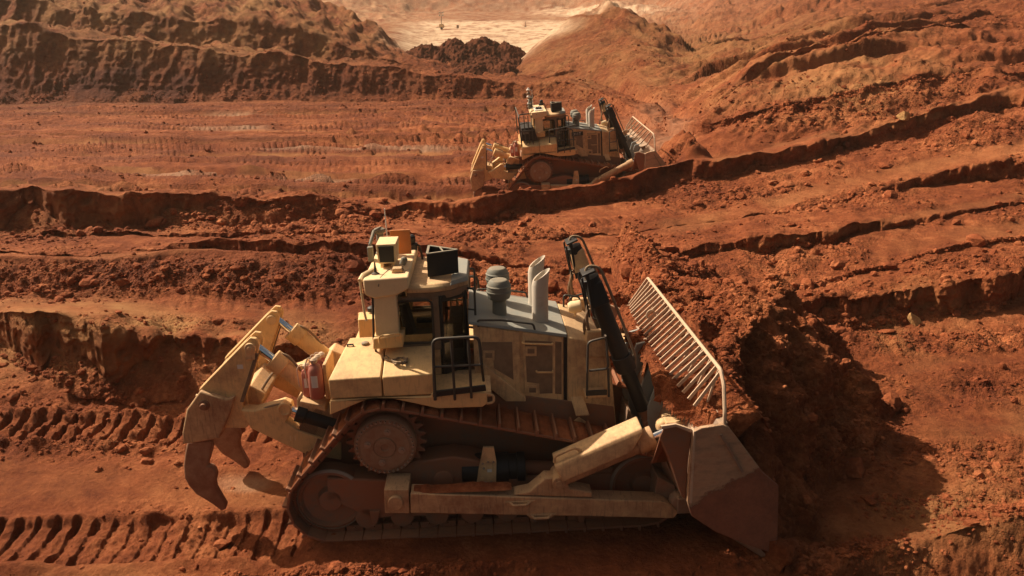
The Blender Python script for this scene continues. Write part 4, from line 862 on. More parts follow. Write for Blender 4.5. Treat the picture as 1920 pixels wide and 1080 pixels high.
        if sg > 0: B(MB().tube([(2.3, sg * .55, zq(2.3)), (2.3, sg * .55, zq(2.3) + .28), (2.62, sg * .55, zq(2.62) + .28), (2.62, sg * .55, zq(2.62))], .02, bend=.07), 'guard_rail', 'rail', bevel=0)
        # pre-cleaners and exhaust stacks
        pcx, pcz = S(937, 597, -.40)
        pc = B(MB().lathe((pcx, sg * -.40, pcz), [(.17, -.08), (.17, .03), (.135, .06), (.125, .36), (.15, .38), (.20, .41), (.222, .50), (.225, .60), (.20, .70), (.15, .755), (.03, .77)], n=32), 'air_precleaner', 'grey')
        B(MB().lathe((pcx, sg * -.40, pcz), [(.228, .52), (.236, .53), (.236, .545), (.228, .555)], n=32).lathe((pcx, sg * -.40, pcz), [(.224, .63), (.229, .64), (.218, .655), (.21, .66)], n=32), 'cap_band', 'grey', pc, bevel=0)
        B(MB().box(pcx - .26, pcx - .1, *sorted((sg * -.62, sg * -.3)), pcz - .08, pcz + .06), 'cap_bracket', 'hood', pc)
        ex, ez = S(1013, 607, -.46); n = 28; r = .152; hgt = .95
        def ring(rr, z0_, slant): return [(ex + rr * math.cos(2 * math.pi * k / n) + (.03 if slant else 0), sg * -.46 + rr * math.sin(2 * math.pi * k / n), z0_ + (slant * math.cos(2 * math.pi * k / n))) for k in range(n)]
        B(MB().loop([ring(r, ez - .12, 0), ring(r, ez + hgt - .2, 0), ring(r + .005, ez + hgt, .11), ring(r - .015, ez + hgt, .11), ring(r - .02, ez + .2, 0)]), 'exhaust_stack', 'pipe', bevel=0)
    return parts
M['steel_brown'] = paint("dusty_dark_frame", (0.10, 0.065, 0.042), 0.3, 0.3, 0.5)
M['yellow_muddy'] = paint("mud_stained_yellow", (0.30, 0.19, 0.115), 0.55, 0.3, 0.6, dirt_col=(0.20, 0.085, 0.045))
M['mud'] = soil_material("packed_mud", (0.15, 0.047, 0.02), (0.235, 0.075, 0.03), (0.33, 0.12, 0.05), attrs=False, bump=0.03)
m, nt, b = new_mat("soil_caked_plate")
co = N(nt, "ShaderNodeTexCoord").outputs["Object"]
sp = N(nt, "ShaderNodeSeparateXYZ"); nt.links.new(co, sp.inputs[0])
n1 = noise_node(nt, co, 2.2, 7, .65); n2 = noise_node(nt, co, 16, 6, .7)
mp = N(nt, "ShaderNodeMapping"); mp.inputs["Rotation"].default_value = (0, R_(25), 0); mp.inputs["Scale"].default_value = (0.7, 1, 3); nt.links.new(co, mp.inputs[0])
n3 = noise_node(nt, mp.outputs[0], 2.5, 5, .65)
steel_c = ramp_node(nt, math_node(nt, 'ADD', math_node(nt, 'MULTIPLY', n1, .5), math_node(nt, 'MULTIPLY', n3, .5)), [(0.34, (0.24, 0.155, 0.095)), (0.52, (0.46, 0.28, 0.16)), (0.68, (0.32, 0.14, 0.07))])
soil_c = ramp_node(nt, math_node(nt, 'ADD', math_node(nt, 'MULTIPLY', n1, .6), math_node(nt, 'MULTIPLY', n2, .4)), [(0.35, (0.17, 0.06, 0.032)), (0.65, (0.30, 0.115, 0.058))])
lvl = math_node(nt, 'ADD', math_node(nt, 'SUBTRACT', math_node(nt, 'MULTIPLY', sp.outputs[0], 0.55), sp.outputs[2]), math_node(nt, 'ADD', math_node(nt, 'MULTIPLY', n1, 0.5), math_node(nt, 'MULTIPLY', n2, 0.35)))
cov = ramp_node(nt, math_node(nt, 'ADD', lvl, -0.90), [(0.44, 0.0), (0.50, 1.0)])
nt.links.new(mix_node(nt, cov, steel_c, soil_c), b.inputs["Base Color"]); b.inputs["Roughness"].default_value = .75
nt.links.new(bump_node(nt, math_node(nt, 'ADD', math_node(nt, 'MULTIPLY', cov, .6), math_node(nt, 'MULTIPLY', n2, .9)), .04, .9), b.inputs["Normal"])
M['endplate'] = m
def make_front_and_rear(root, parts):
    def B(mb, name, mat, parent=None, bevel=0.012, key=None, angle=40):
        o = mb.build(name, M[mat], parent or root, bevel, angle); parts.setdefault(key or name, []).append(o); return o
    # ---- blade: a moldboard curved in section, its wings turned forward
    def wing(y): t = max(0.0, (abs(y) - 1.75) / 1.25); return t
    ys = [-3.0, -2.7, -2.35, -2.0, -1.75, -1.2, -.6, 0, .6, 1.2, 1.75, 2.0, 2.35, 2.7, 3.0]
    prof = [(4.34, 2.74), (4.16, 2.35), (4.06, 1.85), (4.06, 1.35), (4.16, .85), (4.34, .42), (4.56, .10)]
    rings = []
    for y in ys:
        w = wing(y)
        f = [(x + w * (.16 + .62 * (1 - (z - .1) / 2.64)), y, z - .10 * w * (z > 2)) for x, z in prof]
        bk = [(x - (.10 + .20 * math.sin(math.pi * min(1, max(0, (z - .1) / 2.64)))), y, z - .02) for x, y, z in reversed(f)]
        rings.append(f + bk)
    bl = B(MB().loop(rings), 'blade', 'bladesteel', bevel=0.01)
    for sg in (-1, 1):
        ep = PX([(1300, 808), (1315, 801), (1355, 795), (1366, 800), (1386, 826), (1430, 885), (1459, 910), (1456, 1036), (1440, 1033), (1400, 1020), (1340, 995), (1296, 966), (1288, 940), (1292, 870)], -3.02)
        e = B(MB().prism(ep, sg * -3.05, sg * -2.97), 'end_plate', 'endplate', bl, bevel=.01)
        B(MB().prism(PX([(1349, 815), (1354, 813), (1394, 883), (1390, 886)], -3.06), sg * -3.075, sg * -3.05), 'wear_strip', 'bladesteel', e, bevel=.004)
        be = PX([(1247, 800), (1268, 797), (1300, 808), (1292, 870), (1288, 940), (1280, 935), (1258, 870), (1238, 822)], -3.0)
        # back box of the wing
        B(MB().prism([(x, z) for x, z in be], sg * -2.955, sg * -2.5, [(x - .0, min(z, 2.0) - (.3 if z > 2 else 0)) for x, z in be]), 'wing_box', 'steel', bl, bevel=.02)
        B(MB().prism(PX([(1240, 800), (1268, 796), (1300, 807), (1296, 812), (1268, 801), (1242, 806)], -3.0), sg * -2.99, sg * -2.94).prism(PX([(1299, 806), (1303, 806), (1296, 940), (1291, 940)], -3.0), sg * -3.055, sg * -2.9), 'edge_trim', 'rack', bl, bevel=.004)
        # ball joints of push arm and tilt cylinder
        x, z = S(1266, 938, -2.1)
        B(MB().lathe((x + .04, sg * -2.08, z), [(.02, -.16), (.12, -.12), (.16, 0), (.12, .12), (.02, .16)], (0, 1, 0), 20).box(x, x + .45, *sorted((sg * -2.26, sg * -1.9)), z - .18, z + .12), 'ball_joint', 'bladesteel', bl, bevel=.02)
        x, z = S(1243, 796, -1.95)
        B(MB().lathe((x, sg * -1.98, z), [(.02, -.14), (.11, -.10), (.14, 0), (.11, .10), (.02, .14)], (0, 1, 0), 20).box(x, x + .35, *sorted((sg * -2.16, sg * -1.8)), z - .16, z + .14), 'ball_joint', 'yellow_dusty', bl, bevel=.02)
        # ribs on the back of the moldboard
        for yv, mt in ((.55, 'plate'), (1.25, 'plate')):
            B(MB().prism([(4.22, 2.72), (3.78, 2.62), (3.62, 2.1), (3.66, 1.2), (3.95, .5), (4.2, .4), (3.95, 1.5)], sg * yv - .03, sg * yv + .03), 'back_rib', mt, bl)
        B(MB().prism([(3.60, .55), (4.05, .35), (3.98, .9), (3.66, 1.1)], *sorted((sg * .1, sg * 2.0))), 'lower_beam', 'bladesteel', bl)
    B(MB().prism([(3.98, 2.62), (4.32, 2.76), (4.34, 2.71), (4.0, 2.55)], -1.9, 1.9), 'top_shelf', 'bladesteel', bl)
    # ---- spill rack above the blade
    rk = MB(); path = [(4.44, -2.99, 2.60), (4.44, -2.98, 2.80), (4.46, -2.80, 3.20), (4.46, -2.60, 3.38), (4.46, 2.60, 3.38), (4.46, 2.80, 3.20), (4.44, 2.98, 2.80), (4.44, 2.99, 2.60)]
    rk.tube(path, .032, 8, bend=.06)
    ro = B(rk, 'spill_rack', 'rack', bevel=0)
    n = 25
    for k in range(n):
        y = -2.62 + 5.24 * k / (n - 1)
        w = wing(y); zb = 2.72 - .1 * w
        B(MB().bar((4.46, y, 3.36), (3.92 + .2 * w, y, zb + .12), .055, .024, up=(0, 1, 0)), 'rack_bar', 'rack', ro, bevel=0)
        if k % 2 == 0 and k < n - 1:
            B(MB().bar((4.46, y + .1, 3.36), (4.16 + .2 * w, y + .12, zb + .08), .035, .018, up=(0, 1, 0)), 'rack_brace', 'rack', ro, bevel=0)
    B(MB().tube([(4.12, .9, 2.95), (4.05, .9, 3.1), (4.1, .9, 3.2), (4.2, .9, 3.2), (4.25, .9, 3.05)], .02, bend=.05), 'lifting_ring', 'rack', ro, bevel=0)
    # ---- ripper
    hin = -2.62
    for sg in (-1, 1):
        ya, yb = sg * -.90, sg * -.62
        pl = PX([(374, 730), (460, 641), (470, 632), (481, 634), (487, 645), (484, 662), (455, 752), (457, 770), (470, 793), (462, 801), (420, 800), (400, 785), (390, 760)], -.88)
        ca = B(MB().prism(pl, sg * -.92, sg * -.84).prism(pl, sg * -.62, sg * -.54).prism(PX([(372, 731), (458, 642), (462, 648), (380, 738)], -.88), sg * -.84, sg * -.62), 'ripper_carriage', 'yellow', bevel=.012)
        B(MB().prism(PX([(480, 660), (486, 662), (458, 752), (452, 750)], -.88), sg * -.95, sg * -.89), 'edge_plate', 'steel_brown', ca, bevel=.005)
        x, z = S(470, 652, -.92)
        B(MB().cyl((x, sg * -.98, z), (x, sg * -.5, z), .10, 20).cyl((x, sg * -1.0, z), (x, sg * -.96, z), .05, 12).prism([(x - .12, z - .22), (x + .06, z - .22), (x + .08, z - .05), (x - .10, z - .05)], sg * -.955, sg * -.92), 'carriage_pin', 'yellow_dusty', ca)
        bxp = PX([(375, 733), (425, 748), (440, 744), (430, 778), (412, 822), (344, 833), (342, 812), (350, 768)], -1.0)
        bx = B(MB().prism(bxp, sg * -1.02, sg * -.50), 'shank_box', 'yellow_worn', bevel=.03)
        x, z = S(383, 760, -1.03)
        B(MB().cyl((x, sg * -1.12, z), (x, sg * -1.0, z), .06, 14).cyl((x, sg * -1.05, z), (x, sg * -1.0, z), .10, 18), 'shank_pin', 'steel', bx)
        a = S(372, 742, -.8); c = S(420, 752, -.8)
        B(MB().bar((a[0] - .0, sg * -.9, a[1] + .06), (c[0], sg * -.9, c[1] + .08), .05, .03).bar((a[0] + .1, sg * -.65, a[1] + .06), (c[0], sg * -.65, c[1] + .08), .05, .03).bar((c[0], sg * -.92, c[1] + .08), (c[0], sg * -.63, c[1] + .08), .05, .03), 'pin_puller', 'cream', bx, bevel=.005)
        shk = PX([(353, 826), (402, 822), (400, 840), (395, 858), (391, 870), (399, 871), (406, 878), (409, 888), (406, 900), (408, 912), (416, 926), (426, 943), (425, 952), (417, 955), (400, 942), (384, 932), (370, 924), (356, 908), (348, 893), (346, 870), (349, 845)], -.76)
        so = B(MB().prism(shk, sg * -.83, sg * -.69), 'ripper_shank', 'tooth', bevel=.035)
        # lower link
        lk = PX([(452, 768), (476, 770), (515, 760), (530, 755), (544, 760), (547, 774), (536, 790), (558, 806), (606, 822), (640, 830), (640, 862), (572, 850), (520, 826), (470, 802)], -1.0)
        li_ = B(MB().prism(lk, sg * -1.02, sg * -.74), 'ripper_arm', 'yellow', bevel=.02)
        x, z = S(450, 688, -.93); B(MB().box(x - .05, x + .05, *sorted((sg * -.926, sg * -.92)), z - .04, z + .04), 'sticker', 'white', ca, bevel=0)
        x, z = S(688, 820, -1.03) if False else S(549, 822, -1.03); B(MB().box(x - .05, x - .035, *sorted((sg * -1.024, sg * -1.02)), z - .05, z + .05).box(x + .035, x + .05, *sorted((sg * -1.024, sg * -1.02)), z - .05, z + .05), 'sticker', 'cream', li_, bevel=0)
        x, z = S(533, 768, -1.03)
        B(MB().lathe((x, sg * -1.0, z), [(.13, 0), (.13, .05), (.09, .06), (.09, .04), (.02, .04)], (0, sg * -1, 0), 22), 'arm_boss', 'yellow', li_)
        # black ripper-pitch cylinder lying on the arm
        a, c = S(545, 768, -.9), S(634, 795, -.9)
        A0, C0 = Vector((a[0], sg * -.9, a[1])), Vector((c[0], sg * -.9, c[1])); d = (C0 - A0).normalized()
        pcy = B(MB().cyl(A0 + d * .12, C0 + d * .2, .155, 24).cyl(A0 + d * .12, A0 + d * .3, .18, 24), 'pitch_cylinder', 'black')
        B(MB().cyl(A0 - d * .1, A0 + d * .14, .07, 16), 'cylinder_rod', 'chrome', pcy)
        # upper lift cylinder
        a = S(480, 650, -.75); c = S(602, 742, -.75)
        A0, C0 = Vector((a[0], sg * -.73, a[1])), Vector((c[0], sg * -.73, c[1])); d = (C0 - A0).normalized(); L_ = (C0 - A0).length
        ucy = B(MB().cyl(A0 + d * .42, C0, .165, 26).cyl(A0 + d * .36, A0 + d * .62, .195, 26), 'ripper_cylinder', 'yellow')
        B(MB().cyl(A0, A0 + d * .4, .075, 18), 'cylinder_rod', 'chrome', ucy)
        B(MB().tube([A0 + d * .5 + Vector((0, 0, .2)), A0 + d * .75 + Vector((0, 0, .32)), A0 + d * 1.0 + Vector((0, -.05 * sg, .26)), A0 + d * 1.15 + Vector((.05, 0, .12))], .025, bend=.1), 'hose', 'hose', ucy, bevel=0)
        # ears on the hull for both links
        B(MB().prism([(-2.75, 1.2), (-2.75, 2.4), (-2.35, 2.75), (-2.1, 2.6), (-2.1, 1.2)], *sorted((sg * -.98, sg * -.55))), 'ripper_bracket', 'yellow_dusty', bevel=.03)
    B(MB().prism(PX([(428, 790), (440, 745), (470, 720), (500, 738), (476, 790)], -.5), -.56, .56), 'cross_beam', 'yellow_dusty', bevel=.03)
    B(MB().tube([S(462, 790, -.5)[:1] + (-.5,) + S(462, 790, -.5)[1:], (-3.45, -.45, 2.5), (-3.2, -.3, 2.8), (-2.8, -.4, 2.5), (-2.5, -.5, 2.4)], .025, bend=.2).tube([(-3.5, -.9, 2.15), (-3.3, -1.0, 2.3), (-3.05, -1.0, 2.36), (-2.85, -.95, 2.3)], .022, bend=.1), 'hose', 'hose', bevel=0)
    # ---- extinguisher bottles behind the tank
    B(MB().prism(PX([(566, 745), (612, 755), (614, 765), (566, 750)], -1.35), -1.5, -.6).box(-2.12, -2.06, -1.4, -.7, 2.6, 3.25), 'bottle_rack', 'yellow_dusty')
    for u, v, yv, sc in ((592, 712, -1.45, 1.0), (599, 705, -1.18, 1.0), (606, 700, -.90, 1.0), (577, 715, -1.22, .8)):
        x, z = S(u, v, yv)
        bo = B(MB().lathe((x, yv, z - .34 * sc), [(.10 * sc, 0), (.125 * sc, .03), (.125 * sc, .52 * sc), (.10 * sc, .60 * sc), (.05 * sc, .64 * sc), (.045 * sc, .66 * sc)]), 'extinguisher_bottle', 'red')
        B(MB().lathe((x, yv, z + .32 * sc), [(.055, 0), (.065, .02), (.065, .06), (.03, .09)]).tube([(x, yv, z + .38 * sc), (x - .1, yv, z + .42 * sc), (x - .16, yv - .02, z + .25), (x - .15, yv, z - .1)], .012, 6, bend=.05), 'valve', 'rack', bo, bevel=0)
        n = 7; g = []
        for k in range(n):
            a = -2.0 + 0.9 * k / (n - 1)
            g += [(x + .127 * sc * math.cos(a), yv + .127 * sc * math.sin(a), z - .1 * sc), (x + .127 * sc * math.cos(a), yv + .127 * sc * math.sin(a), z + .12 * sc)]
        lab = MB(); lab.add(g, [(2 * k, 2 * k + 2, 2 * k + 3, 2 * k + 1) for k in range(n - 1)]); B(lab, 'bottle_label', 'white', bo, bevel=0)

def copy_tree(o, parent=None, depth=0):
    c = o.copy(); scene.collection.objects.link(c)
    if parent is not None: c.parent = parent
    for ch in o.children: copy_tree(ch, c, depth + 1)
    return c
near = bpy.data.objects.new("bulldozer", None); scene.collection.objects.link(near)
near_parts = make_bulldozer(near); make_front_and_rear(near, near_parts)
far = copy_tree(near)
Rm = Matrix(((MX[0], MY[0], MZ[0]), (MX[1], MY[1], MZ[1]), (MX[2], MY[2], MZ[2])))
near.matrix_world = Matrix.Translation(Vector(MO.tolist())) @ Rm.to_4x4()
far.location = (2.615, 39.35, -0.19); far.rotation_euler = (R_(2.05), R_(-4.67), R_(2.48))
tag(near, "large dusty yellow bulldozer in the foreground pushing a tall soil heap with its racked blade", "bulldozer", "bulldozers working in the mine slots")
tag(far, "distant yellow bulldozer half hidden behind the middle berm, black railings around its rear deck", "bulldozer", "bulldozers working in the mine slots")
# ------------------------------------------------------------------ the heap in front of the blade
def world_of(q1, q2):   # plan position in the near machine's frame -> world x, y
    return MO[0] + q1 * MX[0] + q2 * MY[0], MO[1] + q1 * MX[1] + q2 * MY[1]
def heap_grid():
    st = 0.034
    qx = np.arange(-1.5, 11.2, st); qy = np.arange(-4.6, 10.5, st)
    gx, gy = np.meshgrid(qx, qy); gx = gx.astype(np.float32); gy = gy.astype(np.float32)
    wx, wy = world_of(gx, gy)
    ip = lambda v, pts: np.interp(v, [p[0] for p in pts], [p[1] for p in pts])
    w1 = fbm(wx, wy, 0 * wx, 1.6, 3, 201); 
    gyy = gy + 0.25 * w1
    top = ip(gyy, [(-4.2, -0.6), (-3.5, 0.5), (-3.0, 1.3), (-2.5, 2.05), (-1.6, 2.65), (-.6, 3.05), (0, 3.2), (1.2, 3.3), (2.6, 3.15), (4, 2.7), (6, 1.9), (8, 1.0), (10, 0.2)])
    xc = ip(gyy, [(-3.5, 4.7), (-2.5, 4.9), (-1.5, 5.15), (-.5, 5.65), (.5, 6.25), (1.5, 6.6), (3, 6.4), (5, 6.4), (8, 6.6)]) + 0.45 * fbm(wx, wy, 0 * wx, 1.3, 5, 203, .6)
    sl = ip(gyy, [(-3, 1.6), (-1.5, 1.3), (0.8, 1.22), (2.2, 1.0), (4, 0.62), (8, 0.42)])
    face = np.where(gx < xc, 9.0, 0) + top + 0.1 - sl * (gx - xc)
    face2 = top + 0.05 - 0.12 * np.abs(gx - xc)
    top = top + 0.22 * fbm(wx, wy, 0 * wx, 1.8, 3, 221)
    z = np.minimum(face2, face)
    # spoil fan at the foot of the steep face
    foot = ip(gyy, [(-3.5, 5.9), (-2, 6.5), (0, 7.9), (1.5, 8.9), (3, 9.2), (6, 9.4)])
    z = np.maximum(z, 0.62 * (foot + 0.3 * w1 - gx) * smooth(gx, 4.4, 5.6) * smooth(gyy, -3.9, -2.6))
    # behind the rack the soil thins out on top of the blade
    inside = np.abs(gy) < 3.05
    wg = np.clip((np.abs(gy) - 1.75) / 1.25, 0, 1)
    # left of the blade's far end the mound runs out gently towards the camera's left
    leftz = top - 0.34 * np.clip(5.2 - gx, 0, 9)
    near_edge = (gy - 3.25 + 0.25 * w1) * 1.3
    z = np.where((gx < 5.0) & ~inside, np.minimum(z, np.where(gy > 0, np.minimum(leftz, np.where(gx < 4.4, near_edge, 99)), np.where(gx < 4.7, -1.5, 99))), z)
    z = np.where((gx < 4.62 + 0.72 * wg) & (gy <= 3.2), -1.5, z)
    amp = smooth(z, 0.0, 0.6)
    chunk = fbm(wx, wy, z, 0.9, 5, 211, 0.6, spacing=np.full_like(wx, st))
    rdg = fbm(wx, wy, z, 0.6, 4, 213, 0.6, spacing=np.full_like(wx, st), ridge=True)
    steep = smooth(sl, 0.85, 1.15) * smooth(gx - xc, -0.2, 0.3)
    z2 = z + amp * (1 - .4 * steep) * (0.22 * chunk + 0.12 * np.clip(rdg, -.4, 1)) 
    # slabs on the steep face: cracks run down it
    crack = np.abs(fbm(wx * 1.0, wy * 1.0, z * 0.35, 1.5, 3, 217, 0.5)); deep = 1 - smooth(crack, 0.0, 0.10)
    slab = fbm(wx, wy, z * 0.5, 1.2, 4, 219, 0.55)
    fine3 = fbm(wx, wy, z, 0.55, 5, 223, 0.62, spacing=np.full_like(wx, st)); rd3 = fbm(wx, wy, z, 0.8, 4, 225, 0.6, spacing=np.full_like(wx, st), ridge=True)
    push = amp * steep * (0.34 * slab - 0.20 * deep + 0.16 * fine3 + 0.08 * rd3)
    z2 = z2 + amp * steep * 0.10 * fine3
    wx2 = wx + push * 0.85; wy2 = wy - push * 0.5
    rub = np.clip(0.8 + 0.6 * chunk, 0, 1) * amp * (1 - 0.35 * steep) + smooth(-(z - 0.8), -.2, .5) * amp * .7
    keep = z > -1.2
    nr, nc = gx.shape; f = grid_faces(nr, nc); kf = keep.ravel()[f].sum(1) >= 1
    v = np.stack([wx2, wy2, z2], -1).reshape(-1, 3)
    f = f[kf]; used = np.unique(f); idx = np.full(len(v), -1); idx[used] = np.arange(len(used))
    return v, idx[f], v[used], rub, keep, np.clip(rub.ravel()[used] * 1.2, 0, 1)
HV, HF, HU, HRUB, HKEEP, HRU = heap_grid()
heap = mesh_from("soil_heap", HU, HF, SOIL, {'rubble': HRU})
tag(heap, "tall heap of red soil before the near bulldozer's blade, its right face shaded", "soil heap")

def spill_grid():      # soil that has run over the top of the blade
    gx, gy = np.meshgrid(np.arange(3.66, 5.25, 0.03), np.arange(-2.93, 2.95, 0.03)); gx = gx.astype(np.float32); gy = gy.astype(np.float32)
    wx, wy = world_of(gx, gy); wg = np.clip((np.abs(gy) - 1.75) / 1.25, 0, 1)
    n = fbm(wx, wy, 0 * wx, 0.7, 5, 205, .6)
    edge = 3.86 + 0.25 * wg + 0.22 * fbm(wx, wy, 0 * wx, 1.0, 3, 207)
    mz = 2.74 - 0.12 * wg + 0.10 * n + 0.95 * np.clip(gx - 4.02 - .2 * wg, 0, 2) + 0.12 * np.exp(-((gy + .3) / 1.3) ** 2) - 2.2 * np.clip(edge - gx, 0, 2) - 6 * np.clip(np.abs(gy) - 2.80, 0, 1)
    mz = np.minimum(mz, 3.16 - .5 * wg + .12 * n) - 2.2 * np.clip(gx - 4.74 - .35 * wg, 0, 2)
    keep = mz > 2.38 - .2 * wg
    p = MO + gx[..., None] * MX + gy[..., None] * MY + mz[..., None] * MZ
    f = grid_faces(*gx.shape); f = f[keep.ravel()[f].all(1)]; used = np.unique(f); v = p.reshape(-1, 3); idx = np.full(len(v), -1); idx[used] = np.arange(len(used))
    return v[used], idx[f]
sv, sf = spill_grid()
sp_ = mesh_from("spilled_soil", sv, sf, SOIL, {'rubble': np.full(len(sv), 0.6)}); sp_.parent = heap

# ------------------------------------------------------------------ loose clods everywhere the soil is broken
def ico(level):
    bm = bmesh.new(); bmesh.ops.create_icosphere(bm, subdivisions=level, radius=1.0)
    v = np.array([p.co[:] for p in bm.verts], np.float32); f = np.array([[q.index for q in p.verts] for p in bm.faces], np.int32); bm.free(); return v, f
def scatter(points, sizes, level, seed):
    rng = np.random.default_rng(seed); bv, bf = ico(level); n = len(points); nv = len(bv)
    V = np.empty((n, nv, 3), np.float32)
    variants = []
    for k in range(12):
        d = 1 + 0.32 * vnoise(bv[:, 0] * 1.6 + k * 7, bv[:, 1] * 1.6, bv[:, 2] * 1.6, 300 + k) + 0.15 * rng.standard_normal(nv).astype(np.float32) * (0.6 if level > 1 else 1)
        variants.append(bv * np.clip(d, .5, 1.6)[:, None])
    variants = np.array(variants); pick = rng.integers(0, 12, n)
    sc = sizes[:, None] * rng.uniform(0.65, 1.25, (n, 3)) * np.array([1, 1, 0.75])
    P = variants[pick] * sc[:, None, :]
    an = rng.uniform(0, 2 * np.pi, n); c, s = np.cos(an)[:, None], np.sin(an)[:, None]
    V[..., 0] = P[..., 0] * c - P[..., 1] * s; V[..., 1] = P[..., 0] * s + P[..., 1] * c; V[..., 2] = P[..., 2]
    ti = rng.uniform(-.7, .7, n); c, s = np.cos(ti)[:, None], np.sin(ti)[:, None]
    y_, z_ = V[..., 1].copy(), V[..., 2].copy(); V[..., 1] = y_ * c - z_ * s; V[..., 2] = y_ * s + z_ * c
    V += points[:, None, :]
    F = (bf[None] + (np.arange(n) * nv)[:, None, None]).reshape(-1, 3)
    return V.reshape(-1, 3), F
rng = np.random.default_rng(77)
GV = verts; wgt = (RUB.ravel().clip(0) ** 1.5 + 0.006) * (1 - smooth(Y.ravel(), 70, 100)) * (np.abs(PU.ravel() - 960) < 1250) * (PV.ravel() > -60) * (PV.ravel() < 1200)
wgt = wgt * (1 - 0.9 * pad.ravel()) * (1 - np.clip(W.ravel() * 0.85, 0, 1))
def sample(n): return rng.choice(len(GV), n, p=wgt / wgt.sum())
hk = HKEEP.ravel(); hw = HRUB.ravel() * hk; hw = hw / hw.sum()
i1 = sample(75000); h1 = rng.choice(len(HV), 34000, p=hw)
p1 = np.concatenate([GV[i1], HV[h1], sv[rng.choice(len(sv), 1500)]]); pxm = p1[:, 1] / 747.0
s1 = np.clip(pxm * 0.50 * (rng.pareto(2.6, len(p1)) + 0.7), 0.012, 0.16)
p1 = p1.copy(); p1[:, 2] += s1 * 0.15
va, fa = scatter(p1, s1, 1, 5)
w2 = wgt * (1 - smooth(GV[:, 1], 34, 46)); i2 = rng.choice(len(GV), 6500, p=w2 / w2.sum()); h2 = rng.choice(len(HV), 4200, p=hw)
p2 = np.concatenate([GV[i2], HV[h2], sv[rng.choice(len(sv), 150)]]); pxm = p2[:, 1] / 747.0
s2 = np.clip(pxm * 1.5 * (rng.pareto(3.0, len(p2)) + 0.8), 0.04, np.where(p2[:, 1] < 15, 0.13, 0.27)); p2 = p2.copy(); p2[:, 2] += s2 * 0.1
vb, fb = scatter(p2, s2, 2, 6)
clods = mesh_from("loose_clods", np.concatenate([va, vb]), np.concatenate([fa, fb + len(va)]), CLOD, smooth_shade=False)
tag(clods, kind='stuff')

# single boulders one can point to
def boulder(name, label, u, v, z, size, seed, mat, tilt=(0, 0, 0), cut=True):
    bm = bmesh.new(); bmesh.ops.create_icosphere(bm, subdivisions=4, radius=1.0)
    co = np.array([p.co[:] for p in bm.verts], np.float32)
    rb = np.random.default_rng(seed)
    for _ in range(16 if cut else 4):      # broken flat faces
        nrm = rb.normal(size=3); nrm /= np.linalg.norm(nrm); d = rb.uniform(.45, .8); over = np.clip(co @ nrm - d, 0, None); co -= over[:, None] * nrm
    co *= (1 + 0.10 * fbm(co[:, 0], co[:, 1], co[:, 2], 0.8, 4, seed, 0.6))[:, None]
    for p, c in zip(bm.verts, co): p.co = Vector((c * np.array(size)).tolist())
    me = bpy.data.meshes.new(name); bm.to_mesh(me); bm.free(); me.materials.append(mat); me.polygons.foreach_set("use_smooth", [True] * len(me.polygons)); me.set_sharp_from_angle(angle=R_(18))
    o = bpy.data.objects.new(name, me); scene.collection.objects.link(o)
    x, y = ground_at(u, v, z); o.location = (x, y, z); o.rotation_euler = tilt
    return tag(o, label, "boulder")
PALE_ROCK = soil_material("pale_rock", (0.30, 0.15, 0.06), (0.42, 0.235, 0.095), (0.55, 0.34, 0.15), attrs=False, bump=0.04)
boulder("boulder", "tan slab of rock leaning below the cut face at the right of the photo", 1718, 606, 0.35, (0.20, 0.22, 0.50), 3, PALE_ROCK, (R_(-25), R_(-18), 0.4))
boulder("boulder", "dark pointed lump of earth on the slope above the spill rack", 1246, 506, 2.1, (0.28, 0.26, 0.34), 9, CLOD, (0, 0.2, 1.0))
boulder("boulder", "round sandy boulder on the bench between the two long right cut faces", 1697, 216, 3.9, (0.42, 0.36, 0.30), 15, PALE_ROCK)
boulder("boulder", "flat broken lump at the foot of the heap's shaded right face", 1600, 880, 0.15, (0.55, 0.40, 0.28), 21, CLOD, (0.2, 0.3, 0.5))
boulder("boulder", "red clod as large as a bucket at the foot of the photo below the blade", 1490, 1040, 0.05, (0.30, 0.20, 0.14), 27, CLOD, (0, 0, 0.6))

# dirt lying along the near push arm
gx, gy = np.meshgrid(np.linspace(-.62, 3.4, 120), np.linspace(-2.22, -1.94, 14)); gx = gx.astype(np.float32); gy = gy.astype(np.float32)
tz_ = np.interp(gx, [-.7, 1.0, 1.9, 2.25, 4.0], [1.14, 1.12, 1.02, .92, .82]); hh = .05 * np.clip(fbm(gx, gy, 0 * gx, .5, 4, 601, .65) + .5, 0, 2) * np.minimum(1, (.14 - np.abs(gy + 2.08)) * 14)
hh = hh * (1 - smooth(gx, .95, 1.1)) + .004 * (gx < 1.0)
f = grid_faces(*gx.shape); keepm = (hh > .004).ravel()[f].any(1); f = f[keepm]; used = np.unique(f); v = np.stack([gx, gy, tz_ - .012 + hh], -1).reshape(-1, 3); idx = np.full(len(v), -1); idx[used] = np.arange(len(used))
md_ = mesh_from("packed_mud", v[used], idx[f], CLOD); md_.parent = near_parts['push_arm'][0]

